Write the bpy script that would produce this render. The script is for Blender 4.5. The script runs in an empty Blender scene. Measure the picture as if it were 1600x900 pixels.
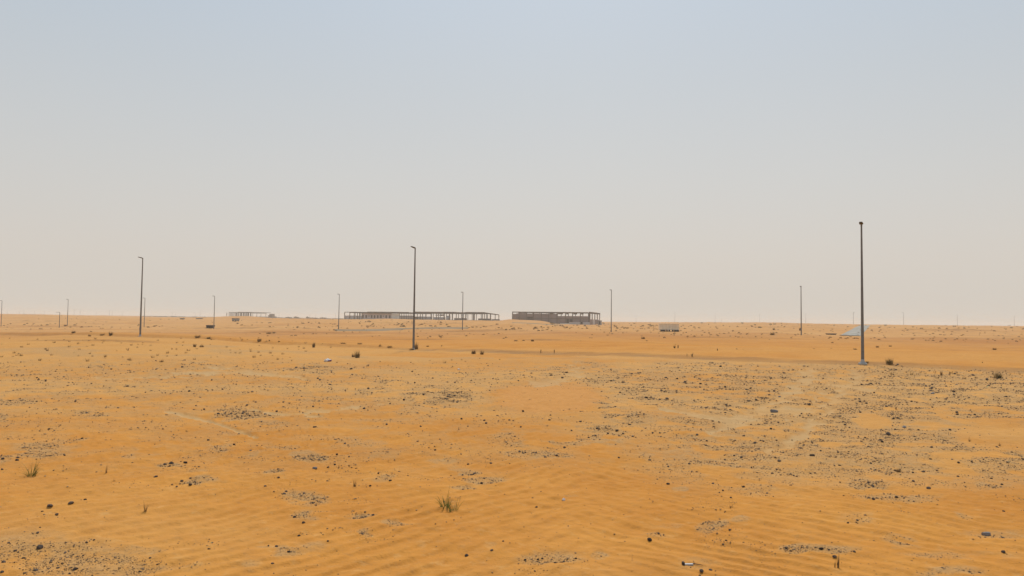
import bpy, bmesh, math, random
import numpy as np
from mathutils import Matrix, Vector

random.seed(7)
rng = np.random.default_rng(11)
R = math.radians
C = bpy.context.scene.collection
S = bpy.context.scene

# ------------------------------------------------------------------ camera
FPX, CAM_Z, PITCH, ROLL = 1155.6, 2.35, R(2.48), R(0.647)
cam_d = bpy.data.cameras.new('camera'); cam = bpy.data.objects.new('camera', cam_d); C.objects.link(cam)
cam_d.sensor_width = 36; cam_d.lens = 26; cam_d.clip_start = 0.1; cam_d.clip_end = 20000
RM = Matrix.Rotation(math.pi/2 + PITCH, 3, 'X') @ Matrix.Rotation(ROLL, 3, 'Z')
cam.matrix_world = Matrix.Translation((0, 0, CAM_Z)) @ RM.to_4x4()
S.camera = cam
RN = np.array(RM)

def ray(px, py):
    d = RN @ np.array([(px-800)/FPX, -(py-450)/FPX, -1.0])
    return d / d[1]                      # unit of depth along +Y

def project(x, y, z):
    p = np.stack([x, y, z-CAM_Z], -1) @ RN
    w = np.where(p[..., 2] < -0.05, -p[..., 2], 0.05)
    u = 800 + FPX*p[..., 0]/w; v = 450 - FPX*p[..., 1]/w
    bad = p[..., 2] > -0.5
    return np.where(bad, -9999., u), np.where(bad, 9999., v)

# ------------------------------------------------------------------ world and sun
SUN_EL, SUN_AZ = R(54), R(6)            # sun high, ahead of the camera and to the right
w = bpy.data.worlds.new('World'); S.world = w; w.use_nodes = True
nt = w.node_tree; bg = nt.nodes['Background']
sky = nt.nodes.new('ShaderNodeTexSky'); sky.sky_type = 'NISHITA'; sky.sun_disc = False
sky.sun_elevation = SUN_EL; sky.sun_rotation = SUN_AZ
sky.air_density = 1.0; sky.dust_density = 7.0; sky.ozone_density = 1.6; sky.altitude = 0
tc = nt.nodes.new('ShaderNodeTexCoord'); sp = nt.nodes.new('ShaderNodeSeparateXYZ')
nt.links.new(tc.outputs['Generated'], sp.inputs[0])
ramp = nt.nodes.new('ShaderNodeValToRGB'); e = ramp.color_ramp.elements
# dust veil, warm at the horizon and cooling with height, the same all round
e[0].position = 0.0;  e[0].color = (0.73, 0.675, 0.60, 1)
e[1].position = 1.0;  e[1].color = (0.34, 0.49, 0.64, 1)
for p_, c_ in ((0.08, (0.700, 0.655, 0.598)), (0.18, (0.632, 0.632, 0.615)), (0.30, (0.545, 0.592, 0.628)), (0.42, (0.470, 0.560, 0.655))):
    k = e.new(p_); k.color = (*c_, 1)
nt.links.new(sp.outputs['Z'], ramp.inputs[0])
mul = nt.nodes.new('ShaderNodeVectorMath'); mul.operation = 'SCALE'; mul.inputs[3].default_value = 10.0
sn = nt.nodes.new('ShaderNodeTexNoise'); sn.inputs['Scale'].default_value = 1.6; sn.inputs['Detail'].default_value = 3
sm = nt.nodes.new('ShaderNodeMapRange'); sm.inputs[3].default_value = 9.75; sm.inputs[4].default_value = 10.25
nt.links.new(tc.outputs['Generated'], sn.inputs['Vector']); nt.links.new(sn.outputs['Fac'], sm.inputs[0]); nt.links.new(sm.outputs[0], mul.inputs[3])
nt.links.new(ramp.outputs[0], mul.inputs[0])
mx = nt.nodes.new('ShaderNodeMix'); mx.data_type = 'RGBA'; mx.inputs[0].default_value = 0.88
nt.links.new(sky.outputs[0], mx.inputs[6]); nt.links.new(mul.outputs[0], mx.inputs[7])
nt.links.new(mx.outputs[2], bg.inputs[0]); bg.inputs[1].default_value = 0.10

sd = bpy.data.lights.new('sun', 'SUN'); sun = bpy.data.objects.new('sun', sd); C.objects.link(sun)
sd.energy = 3.0; sd.angle = R(4); sd.color = (1.0, 0.95, 0.86)
sun_dir = Vector((math.sin(SUN_AZ)*math.cos(SUN_EL), math.cos(SUN_AZ)*math.cos(SUN_EL), math.sin(SUN_EL)))
sun.rotation_euler = sun_dir.to_track_quat('Z', 'Y').to_euler(); sun.location = (0, 0, 60)
S.view_settings.view_transform = 'Standard'; S.view_settings.look = 'None'
S.view_settings.exposure = 0.0; S.view_settings.gamma = 1.0
S.cycles.max_bounces = 6; S.cycles.volume_bounces = 1

# ------------------------------------------------------------------ tagging
def tag(o, label=None, cat=None, group=None, kind=None):
    if label: o['label'] = label
    if cat: o['category'] = cat
    if group: o['group'] = group
    if kind: o['kind'] = kind
    return o
def empty(name, loc, rz=0.0):
    o = bpy.data.objects.new(name, None); C.objects.link(o); o.empty_display_size = 0.2
    o.location = loc; o.rotation_euler = (0, 0, rz); return o
def link_mesh(name, me, parent=None, loc=None, rot=None, scale=None):
    o = bpy.data.objects.new(name, me); C.objects.link(o)
    if parent: o.parent = parent
    if loc is not None: o.location = loc
    if rot is not None: o.rotation_euler = rot
    if scale is not None: o.scale = scale
    return o

# ------------------------------------------------------------------ numpy noise
def _h(ix, iy, s):
    n = (ix.astype(np.int64)*374761393 + iy.astype(np.int64)*668265263 + s*1442695041) & 0xffffffff
    n = ((n ^ (n >> 13))*1274126177) & 0xffffffff
    n = n ^ (n >> 16)
    return (n & 0xffffff)/float(0xffffff)
def vn(x, y, s=0):
    ix = np.floor(x); iy = np.floor(y); fx = x-ix; fy = y-iy
    fx = fx*fx*fx*(fx*(fx*6-15)+10); fy = fy*fy*fy*(fy*(fy*6-15)+10)
    a = _h(ix, iy, s); b = _h(ix+1, iy, s); c = _h(ix, iy+1, s); d = _h(ix+1, iy+1, s)
    return (a*(1-fx)+b*fx)*(1-fy) + (c*(1-fx)+d*fx)*fy
def fbm(x, y, s=0, o=3):
    r = 0; a = 1; t = 0
    for k in range(o):
        r = r + a*vn(x*2.03**k+17.3*k, y*2.03**k-9.1*k, s+k); t += a; a *= .5
    return r/t
def ss(a, b, x):
    if isinstance(a, (int, float)) and isinstance(b, (int, float)) and a > b: return 1-ss(b, a, x)
    t = np.clip((x-a)/(b-a), 0, 1); return t*t*(3-2*t)

# ------------------------------------------------------------------ lamp post layout (base px, top px, height) and ground control points
POSTS = [  # base x, base y, top x, top y, height
    (219, 525, 221, 401, 8), (646, 547, 650, 385, 8), (1348, 569, 1346, 350, 8),
    (1.5, 511, 3, 470, 8), (105, 511, 105.5, 468, 8), (225, 512, 226, 466, 8), (334, 514, 336, 463, 8),
    (529, 515.5, 530, 460, 8), (722.5, 518, 723.5, 457, 8), (955, 518, 955, 453.5, 8), (1252, 524, 1252, 448, 8)]
def post_xyz(bx, by, ty, H):
    d = FPX*H/(by-ty); r = ray(bx, by)
    return np.array([r[0]*d, d, CAM_Z + r[2]*d])
def pt(px, py, d):
    r = ray(px, py); return np.array([r[0]*d, d, CAM_Z + r[2]*d])
CTRL = [post_xyz(p[0], p[1], p[3], p[4]) for p in POSTS]
# ground seen in front of and around the far buildings (pixel, distance)
for px, py, d in [(360, 496.5, 560), (400, 496.5, 560), (440, 499, 640), (540, 499.5, 470), (600, 498.6, 440), (640, 499.6, 470),
                  (700, 500.2, 470), (760, 500.4, 470), (810, 500.3, 380), (840, 501.0, 380), (868, 506.9, 395), (900, 507, 395), (935, 507, 395), (868, 507.6, 350), (900, 507.8, 350), (940, 507.6, 350), (830, 500.6, 360), (852, 503.5, 380), (890, 509, 300),
                  (800, 503, 470), (900, 504, 480), (1045, 518.3, 178), (1046, 504.0, 520), (1327, 525.4, 143), (1340, 517, 200), (1350, 511, 280), (1357, 507.6, 380), (1180, 504.5, 520),
                  (1480, 508.6, 500), (1590, 510, 480), (100, 494, 500), (20, 491.0, 620), (240, 498, 420), (300, 499, 420), (60, 492, 900)]:
    CTRL.append(pt(px, py, d))
CTRL = np.array(CTRL)
CU = CTRL[:, 0]/CTRL[:, 1]*FPX/75.0; CV = np.log(CTRL[:, 1])*5.0

L1, L2, L3 = CTRL[0], CTRL[1], CTRL[2]
ld = (L3-L1)[:2]; ld = ld/np.linalg.norm(ld); ln = np.array([-ld[1], ld[0]])
if ln[1] < 0: ln = -ln
def line_s(x, y):                         # metres beyond the row of posts
    return (x-L3[0])*ln[0] + (y-L3[1])*ln[1] + 0.5*(vn(x*.06, y*.06, 5)-.5) + 0.35*(vn(x*.4, y*.4, 6)-.5)

# gravelly patches of the sand pad: where they lie in the photograph, mapped on to the ground plane
GP = [(70,868,120,34,.40),(40,585,45,4,.5),(165,573,30,6,.6),(320,575,60,6,.6),(300,585,80,4,.6),(100,613,70,8,.5),(30,628,40,6,.6),(190,607,50,6,.5),
(160,632,60,4,.4),(145,645,25,3,.7),(190,650,30,3,.4),(365,648,50,10,.8),(300,650,40,6,.4),(360,672,40,5,.4),(5,652,15,6,.7),
(20,675,20,5,.3),(60,705,55,12,.65),(8,722,24,7,1),(155,690,25,5,.5),(200,712,10,7,.5),(240,708,12,4,.4),(110,695,30,6,.4),
(350,697,30,7,.6),(270,727,25,3,.6),(305,752,38,6,1),(395,706,15,6,.6),(315,740,20,8,.4),(490,575,60,7,.85),(600,598,30,4,.7),
(580,612,40,5,.6),(500,622,60,10,.5),(680,622,60,15,1),(640,640,60,10,.45),(425,655,30,12,.5),(590,655,60,6,.4),(680,648,50,8,.4),
(470,672,60,6,.3),(600,668,50,5,.4),(760,655,40,8,.3),(560,690,60,10,.4),(440,701,35,4,.5),(485,712,22,8,1),(600,710,30,8,.4),
(420,735,20,5,.7),(700,720,30,4,.5),(710,735,35,6,.6),(600,748,25,5,.5),(770,750,30,7,.6),(790,680,25,8,.4),(925,573,28,6,.9),
(870,577,60,8,.7),(1000,590,100,14,.75),(1100,583,110,16,.75),(1150,600,60,20,.65),(860,592,20,4,.6),(1010,615,55,12,.85),
(945,638,18,7,1),(975,641,10,3,.6),(1130,620,40,12,.7),(990,655,40,7,.9),(940,670,35,8,.85),(1050,653,30,5,.6),(900,690,60,6,.7),
(840,710,50,6,.6),(830,695,50,4,.5),(960,685,30,10,.6),(1020,712,14,4,.6),(1110,715,40,10,.6),(1180,690,30,8,.4),(1150,645,50,8,.4),
(1250,598,90,26,.8),(1230,640,50,28,.45),(1300,652,45,18,.85),(1410,615,60,12,.6),(1500,605,90,15,.65),(1560,600,50,20,.55),
(1460,640,70,12,.5),(1412,662,16,13,.85),(1390,678,14,6,.85),(1260,688,60,6,.6),(1330,690,50,6,.55),(1400,700,70,8,.5),
(1250,715,60,8,.6),(1480,710,40,10,.4),(1550,755,35,9,.55),(1360,757,35,9,.65),(40,872,80,26,.42),(150,880,90,18,.45),
(103,788,40,4,1),(200,862,60,5,.4),(280,880,80,10,.4),(390,880,20,10,.4),(470,780,30,10,.6),(480,805,35,8,.6),(560,808,30,4,.8),
(430,865,40,9,.6),(480,855,20,8,.4),(575,836,15,6,.7),(620,822,20,4,.5),(740,868,14,3,.9),(765,862,12,4,.9),(525,865,20,9,.3),
(720,762,20,4,.5),(755,753,30,5,.6),(860,880,60,10,.5),(945,876,14,6,.8),(880,772,12,3,.7),(1060,762,15,3,.9),(1000,790,40,5,.4),
(1030,840,20,5,.6),(1050,825,30,5,.5),(1120,825,18,13,.65),(1150,812,15,5,.7),(1180,760,40,16,.35),(1080,885,35,10,.3),
(1240,722,40,8,.6),(1375,760,25,7,.75),(1410,777,65,9,.5),(1480,812,40,7,.55),(1420,845,35,10,.65),(1260,865,25,7,.75),
(1310,865,40,6,.55),(1340,812,40,12,.3),(1500,870,80,8,.4),(1480,895,50,7,.8),(1545,756,25,7,.6),(1550,835,60,7,.4)]
BARE = [(855,622,88,26,1),(1362,658,30,11,1),(640,870,170,28,.9),(980,800,90,40,.6),(230,810,190,42,1),(1560,680,70,26,.8),(900,760,120,34,.6),(640,780,110,20,.5)]
# vehicle tracks (pixel polylines, half width px)
TRK = [([(1340,588),(1302,625),(1262,668),(1200,700)],8), ([(1272,585),(1232,612),(1180,645),(1110,672)],8), ([(1300,592),(1268,622),(1228,656)],3), ([(1410,600),(1360,610),(1300,600)],3),
       ([(262,640),(330,655),(400,680)],3), ([(150,590),(260,588),(360,578),(470,590)],2.5), ([(400,640),(450,648),(530,640),(600,628)],3),
       ([(900,570),(905,582),(880,592),(830,600)],5), ([(1040,640),(1130,655),(1190,640),(1260,640)],4)]
def seg_d(u, v, pts, asp):
    best = np.full(u.shape, 1e9)
    for (x0, y0), (x1, y1) in zip(pts[:-1], pts[1:]):
        dx, dy = x1-x0, (y1-y0)*asp
        t = np.clip(((u-x0)*dx + (v-y0)*asp*dy)/(dx*dx+dy*dy), 0, 1)
        best = np.minimum(best, np.hypot(u-x0-t*dx, (v-y0)*asp-t*dy))
    return best
def masks(x, y):
    u, v = project(x, y, np.zeros_like(x))
    inside = (u > -60) & (u < 1660) & (v > 560) & (v < 960)
    warp = 26*(fbm(x*1.3, y*1.3, 40, 4)-.5)
    g = np.zeros_like(x)
    idx = np.nonzero(inside)[0]
    uu, vv = u[idx]+1.8*warp[idx], v[idx]+.45*warp[idx]
    gi = np.zeros_like(uu)
    for cx, cy, rx, ry, a in GP:
        k = np.abs(uu-cx) < rx*1.7
        q = np.hypot((uu[k]-cx)/(rx*1.12), (vv[k]-cy)/(ry*1.2))
        gi[k] = np.maximum(gi[k], a*(1-ss(.55, 1.25, q)))
    gen =   .36*ss(940, 1150, uu)*(1-ss(715, 790, vv))*ss(570, 582, vv) + .20*(1-ss(690, 780, vv))*ss(560, 580, vv) + .16*(1-ss(610, 660, vv)) + .05
    gi = np.maximum(gi, gen)
    for cx, cy, rx, ry, a in BARE:
        q = np.hypot((uu-cx)/rx, (vv-cy)/ry)
        gi = gi*(1 - a*.93*(1-ss(.75, 1.1, q)))
    tr = np.zeros_like(uu); sd_ = np.zeros_like(uu)
    for pts, wd in TRK:
        d = seg_d(uu, vv, pts, 1.3); tr = np.maximum(tr, 1-ss(wd*.5, wd*1.5, d)); sd_ = np.maximum(sd_, np.exp(-((d-wd*1.9)/(wd*.55))**2)*(wd > 7))
    gi = np.maximum(gi, .55*sd_)*(1-.88*tr)
    g[idx] = gi
    trk = np.zeros_like(x); trk[idx] = tr
    g = g*ss(.36, .60, fbm(x*1.9, y*1.9, 44, 5)+.06)*1.3
    s = line_s(x, y); r = np.hypot(x, y)
    out = ~inside & (r < 60) & (s < 0)
    gen2 = .6*ss(.50, .68, fbm(x*.22, y*.22, 50, 3))
    g = np.where(out, gen2, g)
    g = np.where(s > 0, g*np.exp(-s*2.5), g)
    ln_g = .75*np.exp(-((s+.25)/.38)**2)*ss(-13, -6, x)*ss(.25, .5, vn(x*.3, y*.3, 77)+.25)
    g = np.maximum(g, ln_g)
    return g, trk, s, r, u, v

def ripple(x, y, ang, wl, s):
    n = (-math.sin(ang), math.cos(ang))
    wx = x + .32*(vn(x*.9, y*.9, s)-.5) + .05*(vn(x*2.6, y*2.6, s+1)-.5); wy = y + .32*(vn(x*.9, y*.9, s+2)-.5) + .05*(vn(x*2.6, y*2.6, s+3)-.5)
    ph = (n[0]*wx + n[1]*wy)*2*math.pi/wl
    f = ph/(2*math.pi) + .34*(vn(x*1.9, y*1.9, s+5)-.5) + .5*(vn(x*.7, y*.7, s+6)-.5); f = f-np.floor(f); e_ = .20
    return np.where(f < e_, ss(0, e_, f), 1-ss(e_, 1.0, f)**.85)

def base_z(x, y):
    yy = np.maximum(y, 1.0)
    r = np.hypot(x, y)
    inside = y > 30
    u = np.clip(x/yy*FPX, -3000, 3000)/75.0; v = np.log(yy)*5.0
    num = np.zeros_like(x); den = np.full_like(x, .02)
    for (X, Y, Z), cu, cv in zip(CTRL, CU, CV):
        q2 = (u-cu)**2 + (v-cv)**2; wgt = np.exp(-q2) + .05*np.exp(-q2*.12); num += wgt*Z; den += wgt
    z = np.where(inside, num/den, 0)*ss(30, 40, y)
    return z, r

LEDGES = [([(-200,511),(0,511.5),(100,512.5),(200,512.5)],.30,1.6), ([(250,513.5),(310,514),(380,513),(440,512.6),(480,514),(535,513.6)],.38,1.8),
 ([(655,517.6),(720,518.6),(800,517.5),(860,516)],.28,1.5), ([(960,541.5),(1100,543),(1250,545),(1420,546.5),(1700,549)],.14,1.0), ([(1380,528),(1450,528.6),(1600,530),(1700,531)],.28,1.4),
 ([(790,531),(880,533),(960,537),(1040,536)],.18,1.1), ([(1040,528),(1200,530),(1400,534),(1500,538)],.20,1.2), ([(0,502),(90,503),(200,504)],.5,3), ([(740,507.4),(800,507.8),(862,508.6)],.3,2.5),
 ([(560,506),(640,507),(790,507.5)],.5,2.5), ([(1100,511.5),(1200,512.5),(1290,513)],.45,2.2), ([(1380,516.5),(1500,517),(1600,518)],.45,2.0), ([(0,534),(160,535),(300,538)],.10,.8), ([(560,531),(660,532),(760,534)],.14,1.0), ([(230,518),(330,519),(520,520.5),(640,523)],.20,1.4)]
def _ledge_tab():
    out = []
    for pts, h_, w_ in LEDGES:
        us = []; ds = []
        for (x0, y0), (x1, y1) in zip(pts[:-1], pts[1:]):
            for t_ in np.linspace(0, 1, 6, endpoint=False):
                px, py = x0+(x1-x0)*t_, y0+(y1-y0)*t_; r = ray(px, py); D = np.geomspace(30, 900, 500)
                zb = base_z(r[0]*D, D)[0]; k = np.nonzero(CAM_Z+r[2]*D <= zb)[0]; us.append(r[0]*FPX); ds.append(D[k[0]] if len(k) else 900.)
        ds = np.array(ds); ds = np.exp(np.convolve(np.pad(np.log(ds), 2, mode='edge'), np.ones(5)/5, mode='valid'))
        out.append((np.array(us), ds, h_, w_))
    return out
_LT = None
def ledges(x, y):
    global _LT
    if _LT is None: _LT = _ledge_tab()
    z = np.zeros_like(x); face = np.zeros_like(x); u = x/np.maximum(y, 1)*FPX; wob = .05*(fbm(x*.05, y*.02, 120, 2)-.5) + .012*(vn(x*.4, y*.1, 121)-.5)
    for us, ds, h_, w_ in _LT:
        D = np.interp(u, us, ds)*(1+wob); e_ = ss(us[0], us[0]+60, u)*(1-ss(us[-1]-60, us[-1], u))*(y > 30)*(.35+.65*ss(.3, .6, vn(x*.09, y*.03, 122)))
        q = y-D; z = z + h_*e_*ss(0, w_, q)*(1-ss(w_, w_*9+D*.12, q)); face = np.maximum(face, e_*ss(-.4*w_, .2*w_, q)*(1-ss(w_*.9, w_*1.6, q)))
    return z, face

def height(x, y, want=False):
    x = np.atleast_1d(np.asarray(x, float)); y = np.atleast_1d(np.asarray(y, float))
    z, r = base_z(x, y)
    g, trk, s, r, u, v = masks(x, y)
    far = ss(40, 75, r)
    lz, face = ledges(x, y); uu_ = x/np.maximum(y, 1)*FPX+800
    calm = 1-.92*ss(1285, 1305, uu_)*(1-ss(1365, 1385, uu_))*ss(125, 140, y)*(1-ss(380, 450, y)); calm = calm*(1-.95*ss(858, 872, uu_)*(1-ss(945, 958, uu_))*ss(230, 270, y)*(1-ss(420, 500, y)))
    z = z + lz*calm; far = far*calm
    # dunes and hummocks beyond the pad, growing with distance
    z = z + far*(.34*(fbm(x*.028, y*.055, 1, 3)-.5) + .20*(fbm(x*.10, y*.17, 2, 2)-.5) + .12*(fbm(x*.35, y*.5, 3, 2)-.5))
    z = z + calm*ss(110, 200, r)*(.36*np.maximum(fbm(x*.045, y*.06, 8, 3)-.42, 0)*2 + .45*(np.maximum(vn(x*.22, y*.22, 9)-.55, 0))*ss(.45, .6, fbm(x*.01, y*.02, 12, 2)))
    z = z + ss(300, 700, r)*1.6*(fbm(x*.006, y*.008, 20, 3)-.5) + ss(800, 1500, r)*3.6*(fbm(x*.003, y*.004, 22, 2)-.5)*ss(0, 500, -x)
    # sand bank hiding the left foot of the brown building, and the cut in front of its right half
    z = z + .95*ss(775, 800, uu_)*(1-ss(838, 874, uu_))*ss(335, 385, y)*(1-ss(395, 412, y))
    z = z - .62*ss(845, 876, uu_)*(1-ss(945, 960, uu_))*ss(280, 340, y)*(1-ss(440, 480, y))
    z = z + .55*np.exp(-((uu_-608)/22)**2-((y-430)/25)**2) + 1.3*np.exp(-((uu_-378)/38)**2-((y-520)/60)**2)
    # scarp and swell of clean sand just past the row of posts
    z = z + (.10+.14*ss(-5, -25, x)*1.0)*ss(-.05, .25+.5*ss(-5, -25, x), s)*(1-ss(1.2, 6, s)) + .30*ss(.2, 14, s)*(1-ss(16, 30, s))*ss(-20, 8, x)
    z = z - .05*np.exp(-((s+.45)/.35)**2)*ss(-12, -4, x)
    # pad relief
    near = 1-ss(45, 80, r)
    z = z + near*(.12*(fbm(x*.13, y*.16, 30, 2)-.5) +  .07*(fbm(x*.6, y*.75, 31, 2)-.5)*(1+.8*ss(15, 30, r)) + .05*(fbm(x*2.1, y*2.6, 32, 3)-.5) + (1-ss(22, 40, r))*.010*(fbm(x*7, y*7, 33, 2)-.5))
    z = z - .045*trk
    sand = 1-np.clip(g*1.6, 0, 1)
    rf = (1-ss(19, 40, r))
    th = np.arctan2(x, np.maximum(y, .1))
    wl = ss(-.14, -.02, -th+.10*(fbm(x*.4, y*.4, 60, 2)-.5)*2)
    amt = (.70+.30*ss(.3, .62, fbm(x*.35, y*.35, 62, 2)))*sand*rf
    centre = np.exp(-(th/.20)**2)*(1-ss(9, 15, r))
    rp = wl*ripple(x, y, R(50), .27, 64) + (1-wl)*ripple(x, y, R(-40), .23, 70)
    z = z + amt*.0195*(1-.35*centre)*(.55+.9*vn(x*.8, y*.8, 66))*(rp-.5)*(1+.5*ss(10, 20, r))*(1+.35*wl)
    rid = 1-np.abs(2*vn(x*2.0+.6*y, y*1.5, 80)-1); rid2 = 1-np.abs(2*vn(x*4.2-1.1*y, y*3.1, 81)-1)
    z = z + sand*rf*(.008+.018*centre)*(rid-.5) + sand*rf*(.006+.013*centre)*(rid2-.5)
    z = z + np.clip(g, 0, 1)*(1-ss(15, 40, r))*(.016*(vn(x*9, y*9, 90)-.5) + .012*(vn(x*22, y*22, 91)-.5))
    if want: return z, g, trk, s, r, u, v, face
    return z

def hz(x, y): return float(height([x], [y])[0])
_D = np.concatenate([np.linspace(4.5, 60, 900), np.geomspace(60.1, 1500, 1500)])
def at(px, py, sink=0.0):
    r = ray(px, py); x = r[0]*_D; z = CAM_Z + r[2]*_D
    h = height(x, _D); below = np.nonzero(z <= h)[0]
    k = below[0] if len(below) else len(_D)-1
    return Vector((x[k], _D[k], h[k]-sink))
def at_depth(px, d, dz=0.0):
    r = ray(px, 500); x = r[0]*d
    return Vector((x, d, hz(x, d)+dz))

# ------------------------------------------------------------------ materials
def mat(name, col, rough=.9, var=.12, scale=6.0, bump=0.0, metal=0.0, rnd=0.0, spec=.2, col2=None):
    m = bpy.data.materials.new(name); m.use_nodes = True; n = m.node_tree; b = n.nodes['Principled BSDF']
    t = n.nodes.new('ShaderNodeTexCoord'); no = n.nodes.new('ShaderNodeTexNoise'); no.inputs['Scale'].default_value = scale; no.inputs['Detail'].default_value = 5
    n.links.new(t.outputs['Object'], no.inputs['Vector'])
    r = n.nodes.new('ShaderNodeValToRGB'); a, z = r.color_ramp.elements
    a.position = .3; z.position = .7
    c2 = col2 or col
    a.color = (*[c*(1-var) for c in col], 1); z.color = (*[min(1, c*(1+var)) for c in c2], 1)
    n.links.new(no.outputs['Fac'], r.inputs[0]); out = r.outputs[0]
    if rnd:
        oi = n.nodes.new('ShaderNodeObjectInfo'); mr = n.nodes.new('ShaderNodeMapRange'); mr.inputs[3].default_value = 1-rnd; mr.inputs[4].default_value = 1+rnd
        n.links.new(oi.outputs['Random'], mr.inputs[0]); hv = n.nodes.new('ShaderNodeHueSaturation')
        n.links.new(out, hv.inputs['Color']); n.links.new(mr.outputs[0], hv.inputs['Value']); out = hv.outputs[0]
    n.links.new(out, b.inputs['Base Color']); b.inputs['Roughness'].default_value = rough; b.inputs['Metallic'].default_value = metal
    b.inputs['Specular IOR Level'].default_value = spec
    if bump:
        bu = n.nodes.new('ShaderNodeBump'); bu.inputs['Strength'].default_value = bump; bu.inputs['Distance'].default_value = .02
        n.links.new(no.outputs['Fac'], bu.inputs['Height']); n.links.new(bu.outputs[0], b.inputs['Normal'])
    return m
M = dict(
    steel=mat('painted_steel', (.155, .15, .145), .55, .15, 4, spec=.35), lamp=mat('lamp_housing', (.07, .066, .06), .5, .1, 8),
    glass=mat('lamp_glass', (.35, .36, .36), .2, .05, 4), galv=mat('galvanised_steel', (.42, .42, .42), .45, .12, 9, metal=.3),
    conc=mat('concrete', (.40, .36, .31), .9, .15, 3, .3), oldconc=mat('raw_frame_concrete', (.135, .118, .105), .9, .2, .5),
    slab=mat('roof_slab_concrete', (.092, .080, .070), .9, .2, .4), block=mat('bare_block_wall', (.225, .178, .168), .95, .14, .35),
    render_=mat('grey_render', (.50, .47, .46), .95, .08, .3), pale=mat('pale_render', (.72, .70, .64), .95, .08, .3),
    pink=mat('pinkish_plaster', (.52, .44, .43), .95, .08, .3), dark=mat('shade_and_dark_paint', (.05, .043, .04), .95, .1, 1),  # near-black: shade painted into openings, also colour of dark doors and pier
    cabin=mat('beige_sheet', (.80, .69, .52), .8, .1, 1.5), rubber=mat('dark_block', (.06, .045, .035), .9, .2, 5),
    stone=mat('dark_stone', (.060, .045, .036), 1, .45, 22, .5, rnd=.55, col2=(.12, .09, .07), spec=.05),
    stone_pale=mat('grey_stone', (.26, .235, .22), .9, .25, 20, .5, rnd=.2),
    green=mat('green_blades', (.135, .175, .030), .75, .3, 14, rnd=.1), dry=mat('dry_blades', (.33, .215, .085), .9, .25, 12, rnd=.15),
    brown=mat('dry_scrub', (.23, .14, .06), .9, .3, 8, rnd=.25), olive=mat('olive_scrub', (.13, .105, .04), .9, .3, 8, rnd=.2),
    bag=mat('white_plastic', (.82, .80, .78), .4, .05, 12), purple=mat('purple_print', (.18, .10, .30), .5, .1, 12),
    asphalt=mat('dusty_asphalt', (.27, .20, .13), 1, .2, .12, spec=0), bluecon=mat('blue_grey_gravel_surface', (.27, .27, .265), .95, .35, .5, col2=(.37, .33, .27), spec=0),
    rust=mat('rusty_bar', (.09, .05, .03), .8, .3, 20), belt=mat('hazy_tree_belt', (.09, .095, .07), .9, .2, .1), grey_metal=mat('distant_grey', (.26, .26, .25), .9, .15, .5))

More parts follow.
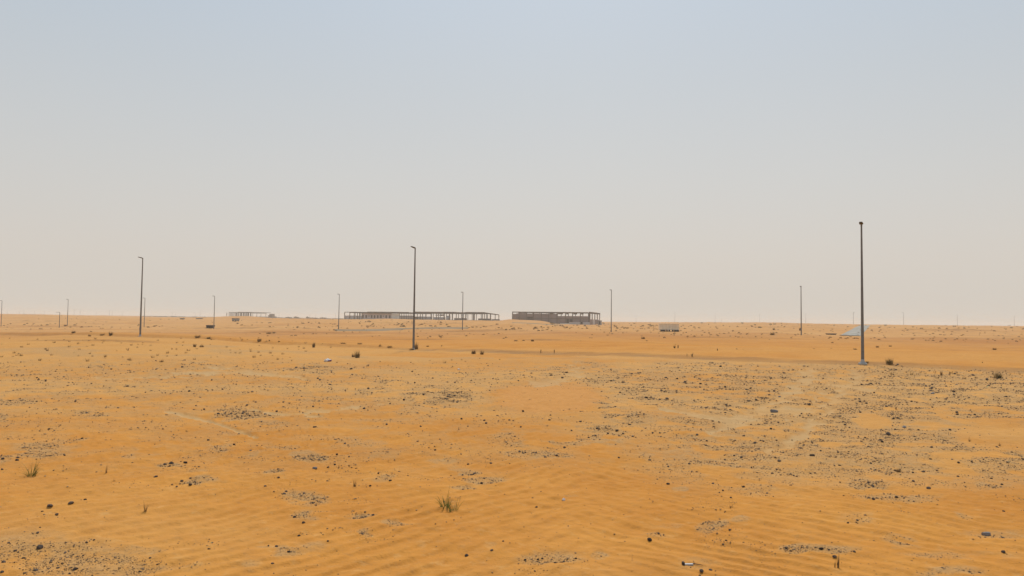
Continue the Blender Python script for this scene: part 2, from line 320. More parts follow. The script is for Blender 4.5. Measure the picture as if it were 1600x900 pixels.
def sand_material():
    m = bpy.data.materials.new('desert_sand'); m.use_nodes = True; n = m.node_tree; L = n.links; b = n.nodes['Principled BSDF']
    def N(t): return n.nodes.new('ShaderNode'+t)
    tc = N('TexCoord'); P = tc.outputs['Object']
    def noise(scale, det=4, st=None, rough=.55):
        o = N('TexNoise'); o.inputs['Scale'].default_value = scale; o.inputs['Detail'].default_value = det; o.inputs['Roughness'].default_value = rough
        if st:
            mp = N('Mapping'); mp.inputs['Scale'].default_value = st; L.new(P, mp.inputs[0]); L.new(mp.outputs[0], o.inputs['Vector'])
        else: L.new(P, o.inputs['Vector'])
        return o.outputs['Fac']
    def mr(x, a, b_, c=0, d=1):
        o = N('MapRange'); o.clamp = True
        for i, q in enumerate((a, b_, c, d)): o.inputs[1+i].default_value = q
        L.new(x, o.inputs[0]); return o.outputs[0]
    def mix(f, a, b_, mode='MIX'):
        o = N('Mix'); o.data_type = 'RGBA'; o.blend_type = mode
        if isinstance(f, float): o.inputs[0].default_value = f
        else: L.new(f, o.inputs[0])
        for s_, v_ in ((6, a), (7, b_)):
            if isinstance(v_, tuple): o.inputs[s_].default_value = (*v_, 1)
            else: L.new(v_, o.inputs[s_])
        return o.outputs[2]
    def math_(op, a, b_):
        o = N('Math'); o.operation = op
        for i, v_ in enumerate((a, b_)):
            if isinstance(v_, (int, float)): o.inputs[i].default_value = v_
            else: L.new(v_, o.inputs[i])
        return o.outputs[0]
    def attr(nm):
        o = N('Attribute'); o.attribute_name = nm; return o.outputs['Fac']
    g, tone, farm = attr('gravel'), attr('tone'), attr('far_ground')
    c = mix(mr(noise(.35, 4), .35, .65), (.520, .212, .038), (.590, .262, .053))
    c = mix(tone, c, (.590, .308, .095)); c = mix(attr('bare'), c, (.570, .268, .080)); c = mix(attr('track'), c, (.48, .335, .175))
    c = mix(mr(noise(3.2, 5), .30, .72), c, mix(1.0, c, (.90, .86, .80), 'MULTIPLY'))
    # gravelly crust: tan and greyer, speckled with pebbles too small to model
    crust = math_('MULTIPLY', mr(g, .05, .7, 0, .95), mr(noise(5.5, 5), .34, .58, .25, .75)); c = mix(crust, c, (.43, .265, .118))
    farc = mix(mr(noise(.035, 5), .38, .62), (.43, .182, .052), (.54, .265, .085)); farc = mix(mr(noise(.11, 4), .45, .65, 0, .5), farc, (.40, .185, .070)); farc = mix(attr('tan_belt'), farc, (.58, .310, .115))
    c = mix(farm, c, farc); c = mix(attr('ledge'), c, (.24, .12, .05))  # ledge faces darkened in colour: scrub debris plus painted shade of the slope
    sp1 = mr(noise(46, 2), .60, .70); sp2 = mr(noise(14, 3, (1, 1, 1), .7), .60, .68)
    spk = math_('MAXIMUM', math_('MULTIPLY', sp1, mr(g, .12, .7, 0, .75)), math_('MULTIPLY', sp2, mr(g, .2, .8, 0, .6)))
    c = mix(spk, c, (.15, .105, .075))
    pale = math_('MULTIPLY', mr(noise(31, 2), .68, .74), mr(g, .1, .6, 0, .5))
    c = mix(pale, c, (.62, .48, .33))
    grain = noise(160, 2)
    c = mix(mr(grain, .3, .7, 0, .22), c, (.30, .15, .05))
    c = mix(mr(noise(11, 5, None, .75), .50, .68, 0, .30), c, (.36, .19, .075)); c = mix(mr(noise(6, 5, None, .7), .56, .70, 0, .30), c, (.62, .37, .15))
    # scattered dark specks of scrub debris on the far ground
    fs = math_('MULTIPLY', mr(noise(.30, 3, (1, 1, 1), .7), .56, .64), math_('MULTIPLY', farm, .45))
    c = mix(fs, c, (.22, .12, .055))
    L.new(c, b.inputs['Base Color']); b.inputs['Roughness'].default_value = .95; b.inputs['Specular IOR Level'].default_value = .05
    h = math_('ADD', math_('MULTIPLY', noise(38, 3), .006), math_('ADD', math_('MULTIPLY', noise(7, 4), .030), math_('MULTIPLY', noise(1.9, 5), .05)))
    h = math_('ADD', h, math_('MULTIPLY', math_('MULTIPLY', sp1, g), .008))
    bu = N('Bump'); bu.inputs['Strength'].default_value = .9; bu.inputs['Distance'].default_value = 1.0
    L.new(h, bu.inputs['Height']); L.new(bu.outputs[0], b.inputs['Normal'])
    return m

# ------------------------------------------------------------------ ground: one sheet to the horizon, finest where the photograph looks
hh = FPX*CAM_Z
rv = np.concatenate([[0.3, 1, 2, 3, 4], hh/np.arange(600, 46, -1.25), np.geomspace(hh/45.6, 250, 120), np.geomspace(254, 2600, 100)])
az = np.concatenate([np.linspace(-180, -46, 40)[:-1], np.linspace(-46, 46, 1240), np.linspace(46, 180, 40)[1:]])*math.pi/180
nr, na = len(rv), len(az)
RR, AA = np.meshgrid(rv, az, indexing='ij')
GX = (RR*np.sin(AA)).ravel(); GY = (RR*np.cos(AA)).ravel()
GZ, gg, gt, gs, gr, gu, gv, gface = height(GX, GY, True)
me = bpy.data.meshes.new('desert_ground')
i = np.arange(nr-1)[:, None]*na + np.arange(na-1)[None, :]
F = np.stack([i, i+1, i+na+1, i+na], -1).reshape(-1, 4)[:, ::-1]
nv, nf = nr*na, len(F)
me.vertices.add(nv); me.vertices.foreach_set('co', np.stack([GX, GY, GZ], -1).astype(np.float32).ravel())
me.loops.add(nf*4); me.loops.foreach_set('vertex_index', F.astype(np.int32).ravel())
me.polygons.add(nf); me.polygons.foreach_set('loop_start', np.arange(0, nf*4, 4, dtype=np.int32)); me.polygons.foreach_set('loop_total', np.full(nf, 4, np.int32))
me.polygons.foreach_set('use_smooth', np.ones(nf, bool)); me.update(calc_edges=True)
def put_attr(nm, v_):
    a = me.attributes.new(nm, 'FLOAT', 'POINT'); a.data.foreach_set('value', v_.astype(np.float32))
put_attr('gravel', gg)
tone = .60*ss(.38, .60, fbm(GX*.12, GY*.16, 100, 3))*(1-ss(55, 110, gr)) + .25*ss(14, 24, gr)*(gr < 60)
tone = np.maximum(tone, .9*ss(700, 500, gu)*ss(30, 45, gr)*(gs < 0)*(.6+.4*vn(GX*.5, GY*.5, 141)))
tone = np.maximum(tone, .8*gt)
tone = tone*(1-.9*(1-ss(.8, 1.15, np.hypot((gu-855)/95, (gv-622)/30))))*np.where(gs > 0, .5, 1)
tone = np.maximum(tone, .55*ss(1000, 1250, gu)*(1-ss(720, 800, gv))*(gs < 0)*(gu < 1700)*(1-.6*ss(1480, 1600, gu)))
tone = tone*(1-.5*ss(720, 860, gv)*(gv < 1500))
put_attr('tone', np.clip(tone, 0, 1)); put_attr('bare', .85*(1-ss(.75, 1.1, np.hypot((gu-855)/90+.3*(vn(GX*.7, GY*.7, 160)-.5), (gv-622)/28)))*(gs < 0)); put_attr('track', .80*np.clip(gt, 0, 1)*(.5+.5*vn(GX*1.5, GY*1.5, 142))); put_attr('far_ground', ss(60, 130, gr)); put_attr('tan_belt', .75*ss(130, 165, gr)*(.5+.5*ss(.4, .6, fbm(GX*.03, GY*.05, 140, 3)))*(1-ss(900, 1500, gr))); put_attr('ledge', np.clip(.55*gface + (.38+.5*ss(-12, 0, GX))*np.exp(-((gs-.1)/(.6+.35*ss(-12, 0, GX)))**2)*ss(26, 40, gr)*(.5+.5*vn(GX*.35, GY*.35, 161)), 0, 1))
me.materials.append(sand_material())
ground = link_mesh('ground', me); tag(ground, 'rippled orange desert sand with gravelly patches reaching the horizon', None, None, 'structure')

# ------------------------------------------------------------------ mesh helpers
class MB:
    def __init__(s): s.v = []; s.f = []
    def box(s, x0, x1, y0, y1, z0, z1):
        b = len(s.v); s.v += [(x0,y0,z0),(x1,y0,z0),(x1,y1,z0),(x0,y1,z0),(x0,y0,z1),(x1,y0,z1),(x1,y1,z1),(x0,y1,z1)]
        s.f += [tuple(b+k for k in q) for q in ((3,2,1,0),(4,5,6,7),(0,1,5,4),(1,2,6,5),(2,3,7,6),(3,0,4,7))]; return s
    def tube(s, p0, p1, r0, r1, n=10, cap=True):
        p0, p1 = Vector(p0), Vector(p1); q = (p1-p0).to_track_quat('Z', 'Y'); b = len(s.v)
        for p, r in ((p0, r0), (p1, r1)):
            for k in range(n):
                a = 2*math.pi*k/n; s.v.append(tuple(p + q @ Vector((r*math.cos(a), r*math.sin(a), 0))))
        s.f += [(b+k, b+(k+1) % n, b+n+(k+1) % n, b+n+k) for k in range(n)]
        if cap: s.f += [tuple(b+k for k in range(n))[::-1], tuple(b+n+k for k in range(n))]
        return s
    def mesh(s, name, m, smooth=False):
        me_ = bpy.data.meshes.new(name); me_.from_pydata(s.v, [], s.f); me_.materials.append(m)
        if smooth: me_.polygons.foreach_set('use_smooth', [True]*len(me_.polygons))
        me_.update(); return me_
    def build(s, name, m, parent=None, loc=None, rot=None, smooth=False):
        return link_mesh(name, s.mesh(name, m, smooth), parent, loc, rot)
def children(o): return [c for c in bpy.data.objects if c.parent == o]
def copy_tree(o, kids, **kw):
    c = o.copy(); C.objects.link(c)
    for k in kids:
        q = k.copy(); C.objects.link(q); q.parent = c
    return c

# ------------------------------------------------------------------ lamp posts
def make_post(H=8.0):
    t = empty('street_lamp', (0, 0, 0)); ks = []
    ks.append(MB().tube((0,0,.1), (0,0,H*.5), .088, .068, 12).tube((0,0,H*.5), (0,0,H), .068, .045, 12).build('pole', M['steel'], t, smooth=False))
    ks.append(MB().tube((0,0,H-.12), (0,0,H+.03), .05, .048, 12).tube((0,0,H-.03), (0,-.16,H+.02), .035, .03, 8).build('lamp_bracket', M['steel'], t))
    h = bmesh.new(); bmesh.ops.create_cube(h, size=1)
    for v in h.verts:
        far_ = v.co.y < 0; v.co = Vector((v.co.x*(.18 if far_ else .22), v.co.y*.42-.30, v.co.z*(.04 if far_ else .06)))
    bmesh.ops.bevel(h, geom=h.edges[:], offset=.018, segments=2, affect='EDGES')
    bmesh.ops.rotate(h, verts=h.verts, cent=(0, -.1, 0), matrix=Matrix.Rotation(R(-10), 3, 'X')); bmesh.ops.translate(h, verts=h.verts, vec=(0, 0, H+.02))
    hm = bpy.data.meshes.new('lamp_head'); h.to_mesh(hm); h.free(); hm.materials.append(M['lamp']); ks.append(link_mesh('lamp_head', hm, t))
    ks.append(MB().box(-.08,.08,-.44,-.20,-.012,0).build('lens', M['glass'], t, (0, 0, H+.0), (R(-10), 0, 0)))
    ks.append(MB().tube((0,0,.08), (0,0,.11), .21, .21, 16).tube((0,0,.11), (0,0,.30), .11, .095, 12).build('base_flange', M['galv'], t))
    for k in range(4):
        a = math.pi/4 + k*math.pi/2; ks.append(MB().tube((.17*math.cos(a), .17*math.sin(a), .11), (.17*math.cos(a), .17*math.sin(a), .17), .015, .015, 6).build('anchor_bolt', M['galv'], t))
    f = bmesh.new(); bmesh.ops.create_cube(f, size=1)
    for v in f.verts: v.co = Vector((v.co.x*(.46 if v.co.z > 0 else .52), v.co.y*(.46 if v.co.z > 0 else .52), -.10+v.co.z*.36))
    bmesh.ops.bevel(f, geom=f.edges[:], offset=.02, segments=1, affect='EDGES')
    fm = bpy.data.meshes.new('footing'); f.to_mesh(fm); f.free(); fm.materials.append(M['conc']); ks.append(link_mesh('footing', fm, t))
    ks.append(MB().box(-.04,.04,-.096,-.07,.75,1.05).build('access_door', M['steel'], t))
    return t, ks
def make_far_post(H=8.0):
    t = empty('street_lamp', (0, 0, 0)); ks = []
    ks.append(MB().tube((0,0,-.3), (0,0,H), .10, .06, 8).build('pole', M['steel'], t))
    ks.append(MB().tube((0,0,H-.02), (0,-.15,H+.03), .04, .04, 6).box(-.12,.12,-.55,-.13,H,H+.09).build('lamp_head', M['lamp'], t))
    return t, ks
p_near, k_near = make_post(); p_far, k_far = make_far_post()
yaw = math.atan2(-ln[0], ln[1])          # lamp heads reach out towards the pad
NL = ['tall dark lamp post at the left, its footing on the edge of the tan pad',
      'tall lamp post in front of the long frame building, scrub at its foot',
      'nearest and tallest dark lamp post, on a pale concrete footing',
      'thin far lamp post cut close by the left edge of the photo', 'thin far lamp post second from the left edge, left of the big left post',
      'thin far lamp post just right of and behind the big left post', 'thin far lamp post standing left of the small hazy columned frame, beside a dark trough',
      'thin far lamp post just left of the long open frame building', 'thin far lamp post crossing the right half of the long open frame building',
      'thin far lamp post right of the two-storey brown building', 'thin far lamp post without visible lamp head, left of the nearest big post']
NG = 'street lamps along the sand pad edge'; FG = 'street lamps along the far road'
for i_, (bx, by, tx, ty, H) in enumerate(POSTS):
    p = post_xyz(bx, by, ty, H); z = hz(p[0], p[1])
    near_ = i_ < 3
    if i_ == 0: o = p_near
    elif i_ == 3: o = p_far
    else: o = copy_tree(p_near if near_ else p_far, k_near if near_ else k_far)
    o.location = (p[0], p[1], (z if i_ == 2 else z-.12) if near_ else min(z, p[2])-.02); o.rotation_euler = (0, 0, yaw + (.0 if near_ else random.uniform(-.1, .1)))
    if not near_: o.scale = (1, 1, (p[2]+H-o.location.z)/H)
    tag(o, NL[i_], 'lamp post', NG if near_ else FG)

def distant_mesh(H, r): return MB().tube((0,0,-2), (0,0,H), r, r*.6, 5).box(-.1,.1,-.9,0,H-.05,H+.1).mesh('distant_post', M['steel'])
dm = distant_mesh(8, .11)
DP = [(11,485,494),(30,486,494),(37,484,496),(54,485,494),(69,486,494),(92.5,488,511),(115.5,483,494.5),(125,484,495),(150,487,495),(171,485,496),(175,486,496),(191,488,496),
      (269,488,496),(274,488,497),(305,488,497),(312.5,485,497),(436,488,497),(484,491,498),(493,492,498),(524,489,498),(994,493,502),
      (1044,500,502.5),(1054.5,488,503),(1117.5,490,503),(1127.5,500,503.5),(1187,491,504),(1259,490,505),(1333.5,488,507),(1412,488.5,507.5),(1496,492,509),(1585,494,510)]
for k, (bx, ty, by) in enumerate(DP):
    hpx = by-ty; H = 8; d = min(FPX*H/hpx, 900); H = hpx*d/FPX
    if bx == 92.5: d = 190; H = 22.5*d/FPX
    r = ray(bx, by); x = r[0]*d; top = CAM_Z + ray(bx, ty)[2]*d; z = hz(x, d)
    o = link_mesh('distant_lamp_post', dm, None, (x, d, z), (0, 0, random.uniform(0, 6)), (1, 1, max((top-z), 2)/8))
    side = 'above the left horizon' if bx < 250 else 'on the horizon around the small hazy columned frame' if bx < 530 else 'on the horizon between the brown building and the right-hand lamp posts' if bx < 1300 else 'on the horizon right of the nearest lamp post'
    tag(o, 'faint tiny lamp post ' + side, 'lamp post', 'tiny lamp posts ' + side)
for px, py, s_ in [(1496, 494, 1.0)]:
    pass

# ------------------------------------------------------------------ far buildings
class Site:
    """a building set out in metres: facade x runs along the direction between two ground points"""
    def __init__(s, name, label, pxL, dL, pxR, dR, zb, cat='building', group=None):
        a = np.array([ray(pxL, 500)[0]*dL, dL]); b = np.array([ray(pxR, 500)[0]*dR, dR])
        s.W = float(np.linalg.norm(b-a)); s.o = empty(name, (a[0], a[1], zb), math.atan2(b[1]-a[1], b[0]-a[0])); tag(s.o, label, cat, group)
    def box(s, name, m, x0, x1, y0, y1, z0, z1):
        return MB().box(x0, x1, y0, y1, z0, z1).build(name, m, s.o)
    def opening_wall(s, x0, x1, z0, z1, t, holes, m, y=0.0, name='wall'):
        """a wall with real holes: holes = [(hx0,hx1,hz0,hz1)] sorted along x"""
        b = MB(); x = x0
        for hx0, hx1, a, c in holes:
            if hx0 > x: b.box(x, hx0, y, y+t, z0, z1)
            if a > z0: b.box(hx0, hx1, y+.005, y+t-.005, z0, a)
            if c < z1: b.box(hx0, hx1, y+.005, y+t-.005, c, z1)
            x = hx1
        if x < x1: b.box(x, x1, y, y+t, z0, z1)
        return b.build(name, m, s.o)

# --- long single-storey frame: enclosed west half
dB = 480; k = dB/FPX                       # metres per photo pixel there
zB = CAM_Z + ray(600, 500.2)[2]*dB
sB = Site('frame_building', 'long low unfinished building with dark roof edge and a row of dark windows', 538, 492, 648, 484, zB)
X = lambda px: (px-538)*sB.W/110.0
ht = 12.6*k
sB.box('roof_slab', M['slab'], X(547), X(648)-.2, -.9, 30, ht-.75, ht)
sB.box('roof_beam', M['slab'], X(575), X(640), -1.3, -.9, ht-.9, ht+.25)
sB.box('thin_beam', M['slab'], X(538), X(547), 0, .4, ht-.45, ht-.05)
sB.box('foundation', M['oldconc'], X(530), X(648)-.2, -1.6, 30, -2.5, .45)
for px in (538.3, 546.5, 553.5, 558.5, 562, 566): sB.box('column', M['oldconc'], X(px)-.2, X(px)+.2, -.15, .25, .45, ht-.45 if px < 547 else ht-.75)
for px in (541, 549, 556, 560, 565, 572): sB.box('rear_column', M['oldconc'], X(px)-.15, X(px)+.15, 16, 16.3, .45, ht-.75)
sB.box('low_wall', M['render_'], X(538.5), X(565), .3, .6, .45, 2.75)
hol = []; wins = [566.0, 571.0, 576.2, 579.6, 584.2, 589.1, 594.1, 598.7, 602.4, 607.9]
for wx in wins:
    small = wx in (576.2, 598.7)
    if small: hol.append((X(wx)-.05, X(wx)+.55, 2.2, 2.9))
    else: hol.append((X(wx), X(wx)+1.15, 1.25, 3.15))
hol = [h_ for h_ in hol]; hol.sort()
hol = [h_ for i_, h_ in enumerate(hol) if i_ == 0 or h_[0] > hol[i_-1][1]]
sB.opening_wall(X(565), X(612), .45, ht-.75, .3, hol, M['pink'])
for (a, b, c, d_) in hol:
    MB().box(a-.08, b+.08, -.06, 0, c-.1, c).build('window_sill', M['render_'], sB.o); MB().box(a-.08, b+.08, -.06, 0, d_, d_+.1).build('window_lintel', M['render_'], sB.o)
    sB.box('window_shade_panel', M['dark'], a, b, .22, .27, c, d_)  # dark panel filling the hole, shade of the room painted in its colour
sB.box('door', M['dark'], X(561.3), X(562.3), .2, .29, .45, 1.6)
sB.box('pale_wall', M['pale'], X(612), X(625), .05, .35, .45, ht-1.2)
sB.box('pale_wall', M['render_'], X(625), X(648)-.3, .4, .7, .45, 3.1)
for j in range(9): sB.box('column', M['oldconc'], X(624.5+j*2.7)-.14, X(624.5+j*2.7)+.14, 0, .3, .45, ht-.75)
sB.box('rear_wall', M['pale'], X(570), X(640), 20, 20.3, .45, 2.6)

# --- long frame: open east half, rows of columns with deep beams
zB2 = CAM_Z + ray(715, 500.6)[2]*dB
sE = Site('open_frame_building', 'open concrete frame of columns and deep beams without walls, right half of the long frame', 648, 484, 779.7, 480, zB2)
X = lambda px: (px-648)*sE.W/131.7
ht = 13.0*k
cols = [649.5, 655, 658.6, 664, 673.7, 682, 685, 694, 700.5, 702.5, 706.6, 713, 719.6, 728, 738.7, 741, 752.5, 756, 760.7, 766.4, 773.7, 779.4]
thick = {673.7, 694, 702.5, 728, 741, 766.4}
for px in cols:
    h_ = ht-.6 - max(0, px-756)*.042
    wd = .34 if px in thick else .22
    yy = 0 if px in thick or px > 765 else random.choice([0, 3.5, 5])
    sE.box('column', M['oldconc'], X(px)-wd, X(px)+wd, yy+.02, yy+2*wd, .35, h_)
for j, (a, b, z0, z1) in enumerate([(648, 673, 0, -.25), (673.2, 693.5, .0, 0), (693.7, 713, .1, .02), (713.2, 727, -.1, 0), (727.2, 741, .12, .02), (741.2, 758, .12, .02)]):
    b_ = MB(); b_.box(X(a), X(b), -.35-.06*j, 0, ht-1.3+z1, ht+z0); b_.build('beam', M['slab'], sE.o)
    sE.box('cross_beam', M['oldconc'], X(a)+.1, X(a)+.5, .01, 26, ht-.95, ht-.05)
    sE.box('rear_beam', M['oldconc'], X(a), X(b), 24+.1*j, 24.5+.1*j, ht-.9, ht-.15)
    for q in (0.25, .75): sE.box('rear_column', M['oldconc'], X(a+(b-a)*q)-.2, X(a+(b-a)*q)+.2, 24.1, 24.5, .35, ht-.9)
b_ = MB(); n0 = len(b_.v); xa, xb = X(758), X(779.8)
b_.v += [(xa,-.3,ht-.95),(xb,-.3,ht-1.75),(xb,.1,ht-1.75),(xa,.1,ht-.95),(xa,-.3,ht),(xb,-.3,ht-1.25),(xb,.1,ht-1.25),(xa,.1,ht)]
b_.f += [(3,2,1,0),(4,5,6,7),(0,1,5,4),(1,2,6,5),(2,3,7,6),(3,0,4,7)]; b_.build('sloping_beam', M['slab'], sE.o)
sE.box('foundation', M['oldconc'], X(648)+.1, X(780), -.8, 28, -2.5, .35)
for a, b, z1, m in [(650, 672, 2.3, 'render_'), (674.5, 693, 2.0, 'render_'), (695, 701, 3.0, 'render_'), (707, 727, 1.5, 'block'), (745, 766, 1.4, 'oldconc'), (767, 779, 1.1, 'block')]:
    sE.box('low_wall', M[m], X(a), X(b), 8, 8.3, .35, z1)
for a, b, z0, z1 in [(676, 686, 3.1, 3.5), (684, 690, 2.9, 3.8)]: sE.box('lintel', M['oldconc'], X(a), X(b), 10, 10.3, z0, z1)

# --- two-storey brown building
dC = 420; k = dC/FPX
zC = CAM_Z + ray(860, 506.6)[2]*dC
sC = Site('block_building', 'brown two-storey unfinished block building with high openings, standing partly behind a sand bank', 800.2, dC+4, 920.5, dC-4, zC)
X = lambda px: (px-800.2)*sC.W/120.3
Z = lambda py: (506.6-py)*k + (0 if py > 505 else 0)
ctr = [800.8, 811.5, 823, 834, 846.5, 858, 871, 884, 895, 907, 919.5]
top = Z(487.4)
for px in ctr: sC.box('column', M['oldconc'], X(px)-.26, X(px)+.26, -.15, .35, Z(507.5), top-.5)
for a, b in zip(ctr[:-1], ctr[1:]):
    sC.box('roof_beam', M['slab'], X(a)-.2, X(b)-.22, -.28, .5, top-.55, top)
    hi = a < 850
    # upper panel: blockwork stopping short of the beam
    gap = 491.0 if a < 812 else 491.0 if a < 866 else 493.6
    if a == 811.5: sC.box('block_panel', M['block'], X(a)+.27, X(b)-.27, 0, .25, Z(497), Z(489.6)); sC.box('block_panel', M['block'], X(a)+.27, X(a)+1.2, 0.01, .24, Z(489.6), top-.55)
    elif hi: sC.box('block_panel', M['block'], X(a)+.27, X(b)-.27, 0, .25, Z(497), Z(gap) if random.random() < .8 else Z(490))
    else:
        sC.box('block_panel', M['block'], X(a)+.27, X(b)-.27, 0, .25, Z(497), Z(gap))
        sC.box('hanging_lintel', M['oldconc'], X(a)+.4, X(a+(b-a)*random.uniform(.35, .8)), .3, .5, Z(491.0), top-.56)
    sC.box('floor_beam', M['oldconc'], X(a)+.27, X(b)-.27, -.08, .42, Z(498.1), Z(497.05))
    if a == 823: sC.box('door_shade_panel', M['dark'], X(a)+.4, X(b)-.4, -.03, -.005, Z(499.8), Z(495.2))  # dark sheet on the wall front, painted shade of a doorway
    if not (884 <= a < 895):
        sC.box('lower_panel', M['block'], X(a)+.27, X(b)-.27, .02, .26, Z(507), Z(498.15))
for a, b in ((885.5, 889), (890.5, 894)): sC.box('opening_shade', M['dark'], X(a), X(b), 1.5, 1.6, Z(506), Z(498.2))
sC.box('plinth', M['render_'], X(890), X(922), -1.0, -.4, Z(508), Z(502.9)); sC.box('pier', M['dark'], X(907.5), X(911), -1.25, -1.02, Z(506.3), Z(502.5))
sC.box('ramp_wall', M['pale'], X(876), X(890), -1.0, -.6, Z(508), Z(505.0))
sC.box('roof_slab', M['slab'], X(802), X(919), 14, 34, top-.4, top-.05)
for j in range(11): sC.box('rear_column', M['oldconc'], X(804+j*11.5)-.2, X(804+j*11.5)+.2, 13.5, 14, Z(506), top-.4)
sC.box('rear_wall', M['block'], X(801), X(868), 12, 12.3, Z(506), Z(489.9))
sC.box('rear_wall', M['oldconc'], X(868), X(905), 12, 12.3, Z(506), Z(494.0))
# side face running away to the right
a = np.array([ray(921, 500)[0]*(dC-4), dC-4]); d2 = 475
sD = Site('building_wing', 'open two-storey side wing with tall see-through bays at the right end of the brown building', 921.4, dC-3.5, 937.6, d2, zC)
n_ = 5
for j in range(n_):
    x = .3 + (sD.W-.6)*j/(n_-1); sD.box('column', M['oldconc'], x-.3, x+.3, 0, .5, Z(507.5), top-.6)
    if j < n_-1:
        x2 = .3 + (sD.W-.6)*(j+1)/(n_-1)
        sD.box('roof_beam', M['slab'], x+.31, x2-.31, -.05, .5, top-.7, top+.02); sD.box('low_wall', M['render_' if j % 2 else 'block'], x+.31, x2-.31, .1, .4, Z(507.5), Z(498.3))
sD.box('roof_edge', M['slab'], -.2, sD.W+.2, -.2, .6, top+.02, top+.25)
sH = Site('site_hut', 'small dark grey hut against the right end of the brown building', 934.8, 408, 940.2, 408, CAM_Z + ray(937, 506.2)[2]*408, 'hut')
sH.box('body', M['grey_metal'], 0, sH.W, 0, 2.4, -1, 1.7); sH.box('roof', M['slab'], -.15, sH.W+.15, -.2, 2.6, 1.7, 1.9); sH.box('door', M['dark'], .3, 1.0, -.03, -.005, -.3, 1.4)

# --- small hazy columned frame at the left
dA = 640; k = dA/FPX
sA = Site('columned_frame', 'small hazy frame building of many close columns on the dune at the left', 353.5, dA+20, 416, dA, CAM_Z + ray(385, 497.2)[2]*dA)
ht = 9.6*k
sA.box('roof_slab', M['slab'], sA.W*.06, sA.W*.82, 0, 14, ht-.55, ht-.15); sA.box('roof_edge', M['slab'], sA.W*.30, sA.W*.66, -.5, 0, ht-.6, ht+.1)
sA.box('thin_beam', M['slab'], sA.W*.66, sA.W*1.0, -.3, 0, ht-1.0, ht-.65)
for j in range(16):
    f_ = [0, .06, .09, .12, .15, .18, .21, .235, .28, .31, .345, .38, .415, .45, .50, .53][j]; sA.box('column', M['oldconc'], sA.W*f_, sA.W*f_+.35, .1, .45, -3, ht-.56)
for j in range(6):
    f_ = (.56, .62, .66, .76, .86, .98)[j]; sA.box('slim_column', M['oldconc'], sA.W*f_, sA.W*f_+.25, .1, .35, -3, ht-.7 if f_ > .6 else ht-.56)
for j in range(7): sA.box('rear_column', M['oldconc'], sA.W*(.05+.06*j), sA.W*(.05+.06*j)+.5, 9, 9.5, -3, ht-.56)
sA.box('low_wall', M['grey_metal'], sA.W*.55, sA.W*1.0, 6, 6.3, -3, 1.5)
sA.box('stair_core', M['grey_metal'], sA.W*.99, sA.W*1.06, 4, 7, -3, ht*.75)

# --- scattered far site sheds and machinery right of it
SH = [(419, 430, 7.2, 'hazy grey site tower block just right of the columned frame'), (431, 446, 3.2, 'low hazy shed right of the columned frame'), (446, 458, 3.8, 'long low hazy grey shed behind the sand, centre left'),
      (459, 467, 4.4, 'hazy shed with a raised end, left of the gap in the far sheds'), (478, 482, 4.2, 'narrow hazy block at the gap in the far sheds'), (483, 500, 2.9, 'low hazy grey yard wall building left of the long frame'), (500, 513, 3.1, 'hazy low shed nearest the long frame building')]
for px0, px1, h_, lb in SH:
    dS = 760; s_ = Site('site_shed', lb, px0, dS, px1, dS, hz(ray(px0, 500)[0]*dS, dS)-.3, 'shed', 'hazy sheds left of the long frame building')
    zt = CAM_Z + ray((px0+px1)/2, 499.0-h_)[2]*dS - s_.o.location.z; h2 = max(zt, 1.5)
    s_.box('body', M['grey_metal'], 0, s_.W*.62, 0, 6, -1, h2*.8); s_.box('roof', M['slab'], -.3, s_.W*.64, -.4, 6.4, h2*.8, h2*.88)
    s_.box('annex', M['grey_metal'], s_.W*.65, s_.W, .5, 5, -1, h2*.6); s_.box('stack', M['slab'], s_.W*.2, s_.W*.2+.7, 2, 2.7, h2*.89, h2*1.1)
# dark trough, dark hut on the dune, low dark mounds
def trough(px0, px1, py, hpx, lb, nm, m, cat):
    c_ = at((px0+px1)/2, py); d = c_.y; kk = d/FPX; W = (px1-px0)*kk; H = hpx*kk
    t = empty(nm, c_); tag(t, lb, cat)
    MB().box(-W/2, W/2, -.8, .8, H*.3, H).build('body', M[m], t); MB().box(-W/2-.08, W/2+.08, -.88, .88, H, H*1.1+.05).build('rim', M['rubber'], t)
    for sx in (-.42, 0, .4): MB().box(W*sx-.12, W*sx+.12, -.6, .6, -.4, H*.3).build('leg', M['rubber'], t)
    return t
trough(324, 333.5, 511.8, 3.0, 'dark low water trough beside the far lamp post at the left', 'water_trough', 'rubber', 'trough')
trough(363.5, 373, 502.0, 3.9, 'dark grey container lying on the dune below the columned frame', 'container', 'grey_metal', 'container')
trough(282, 287.5, 499.0, 1.7, 'dark low tank on the horizon left of the columned frame', 'water_tank', 'grey_metal', 'tank')
trough(307, 316, 498.8, 1.5, 'long dark low tank just left of the sand dune under the columned frame', 'water_tank', 'grey_metal', 'tank')
trough(1293, 1304, 523.0, 1.4, 'low dark pipe rack left of the blue-grey road strip', 'pipe_rack', 'rubber', 'rack')
# beige cabin half drifted over, on dark blocks
c_ = at(1046, 518.0); d = c_.y; kk = d/FPX; t = empty('site_cabin', c_, R(-4)); tag(t, 'beige flat-roofed cabin raised on dark blocks, sand drifted round it', 'cabin')
W = 29.5*kk
for j in range(6):
    x0 = -W/2 + W*j/6; MB().box(x0+.015, x0+W/6-.015, 0, 2.2, .42, 11.2*kk).build('wall_panel', M['cabin'], t)
MB().box(-W/2-.06, W/2+.06, -.08, 2.3, 11.2*kk, 11.2*kk+.14).build('roof', M['cabin'], t); MB().box(-W/2, W/2, -.03, 2.2, .32, .42).build('floor_frame', M['conc'], t)
for x0 in (-.42, -.33, -.24, -.12, 0.0, .18, .29, .38, .46): MB().box(W*x0-.16, W*x0+.16, .02, .5, -.25, .32).build('block', M['rubber'], t)

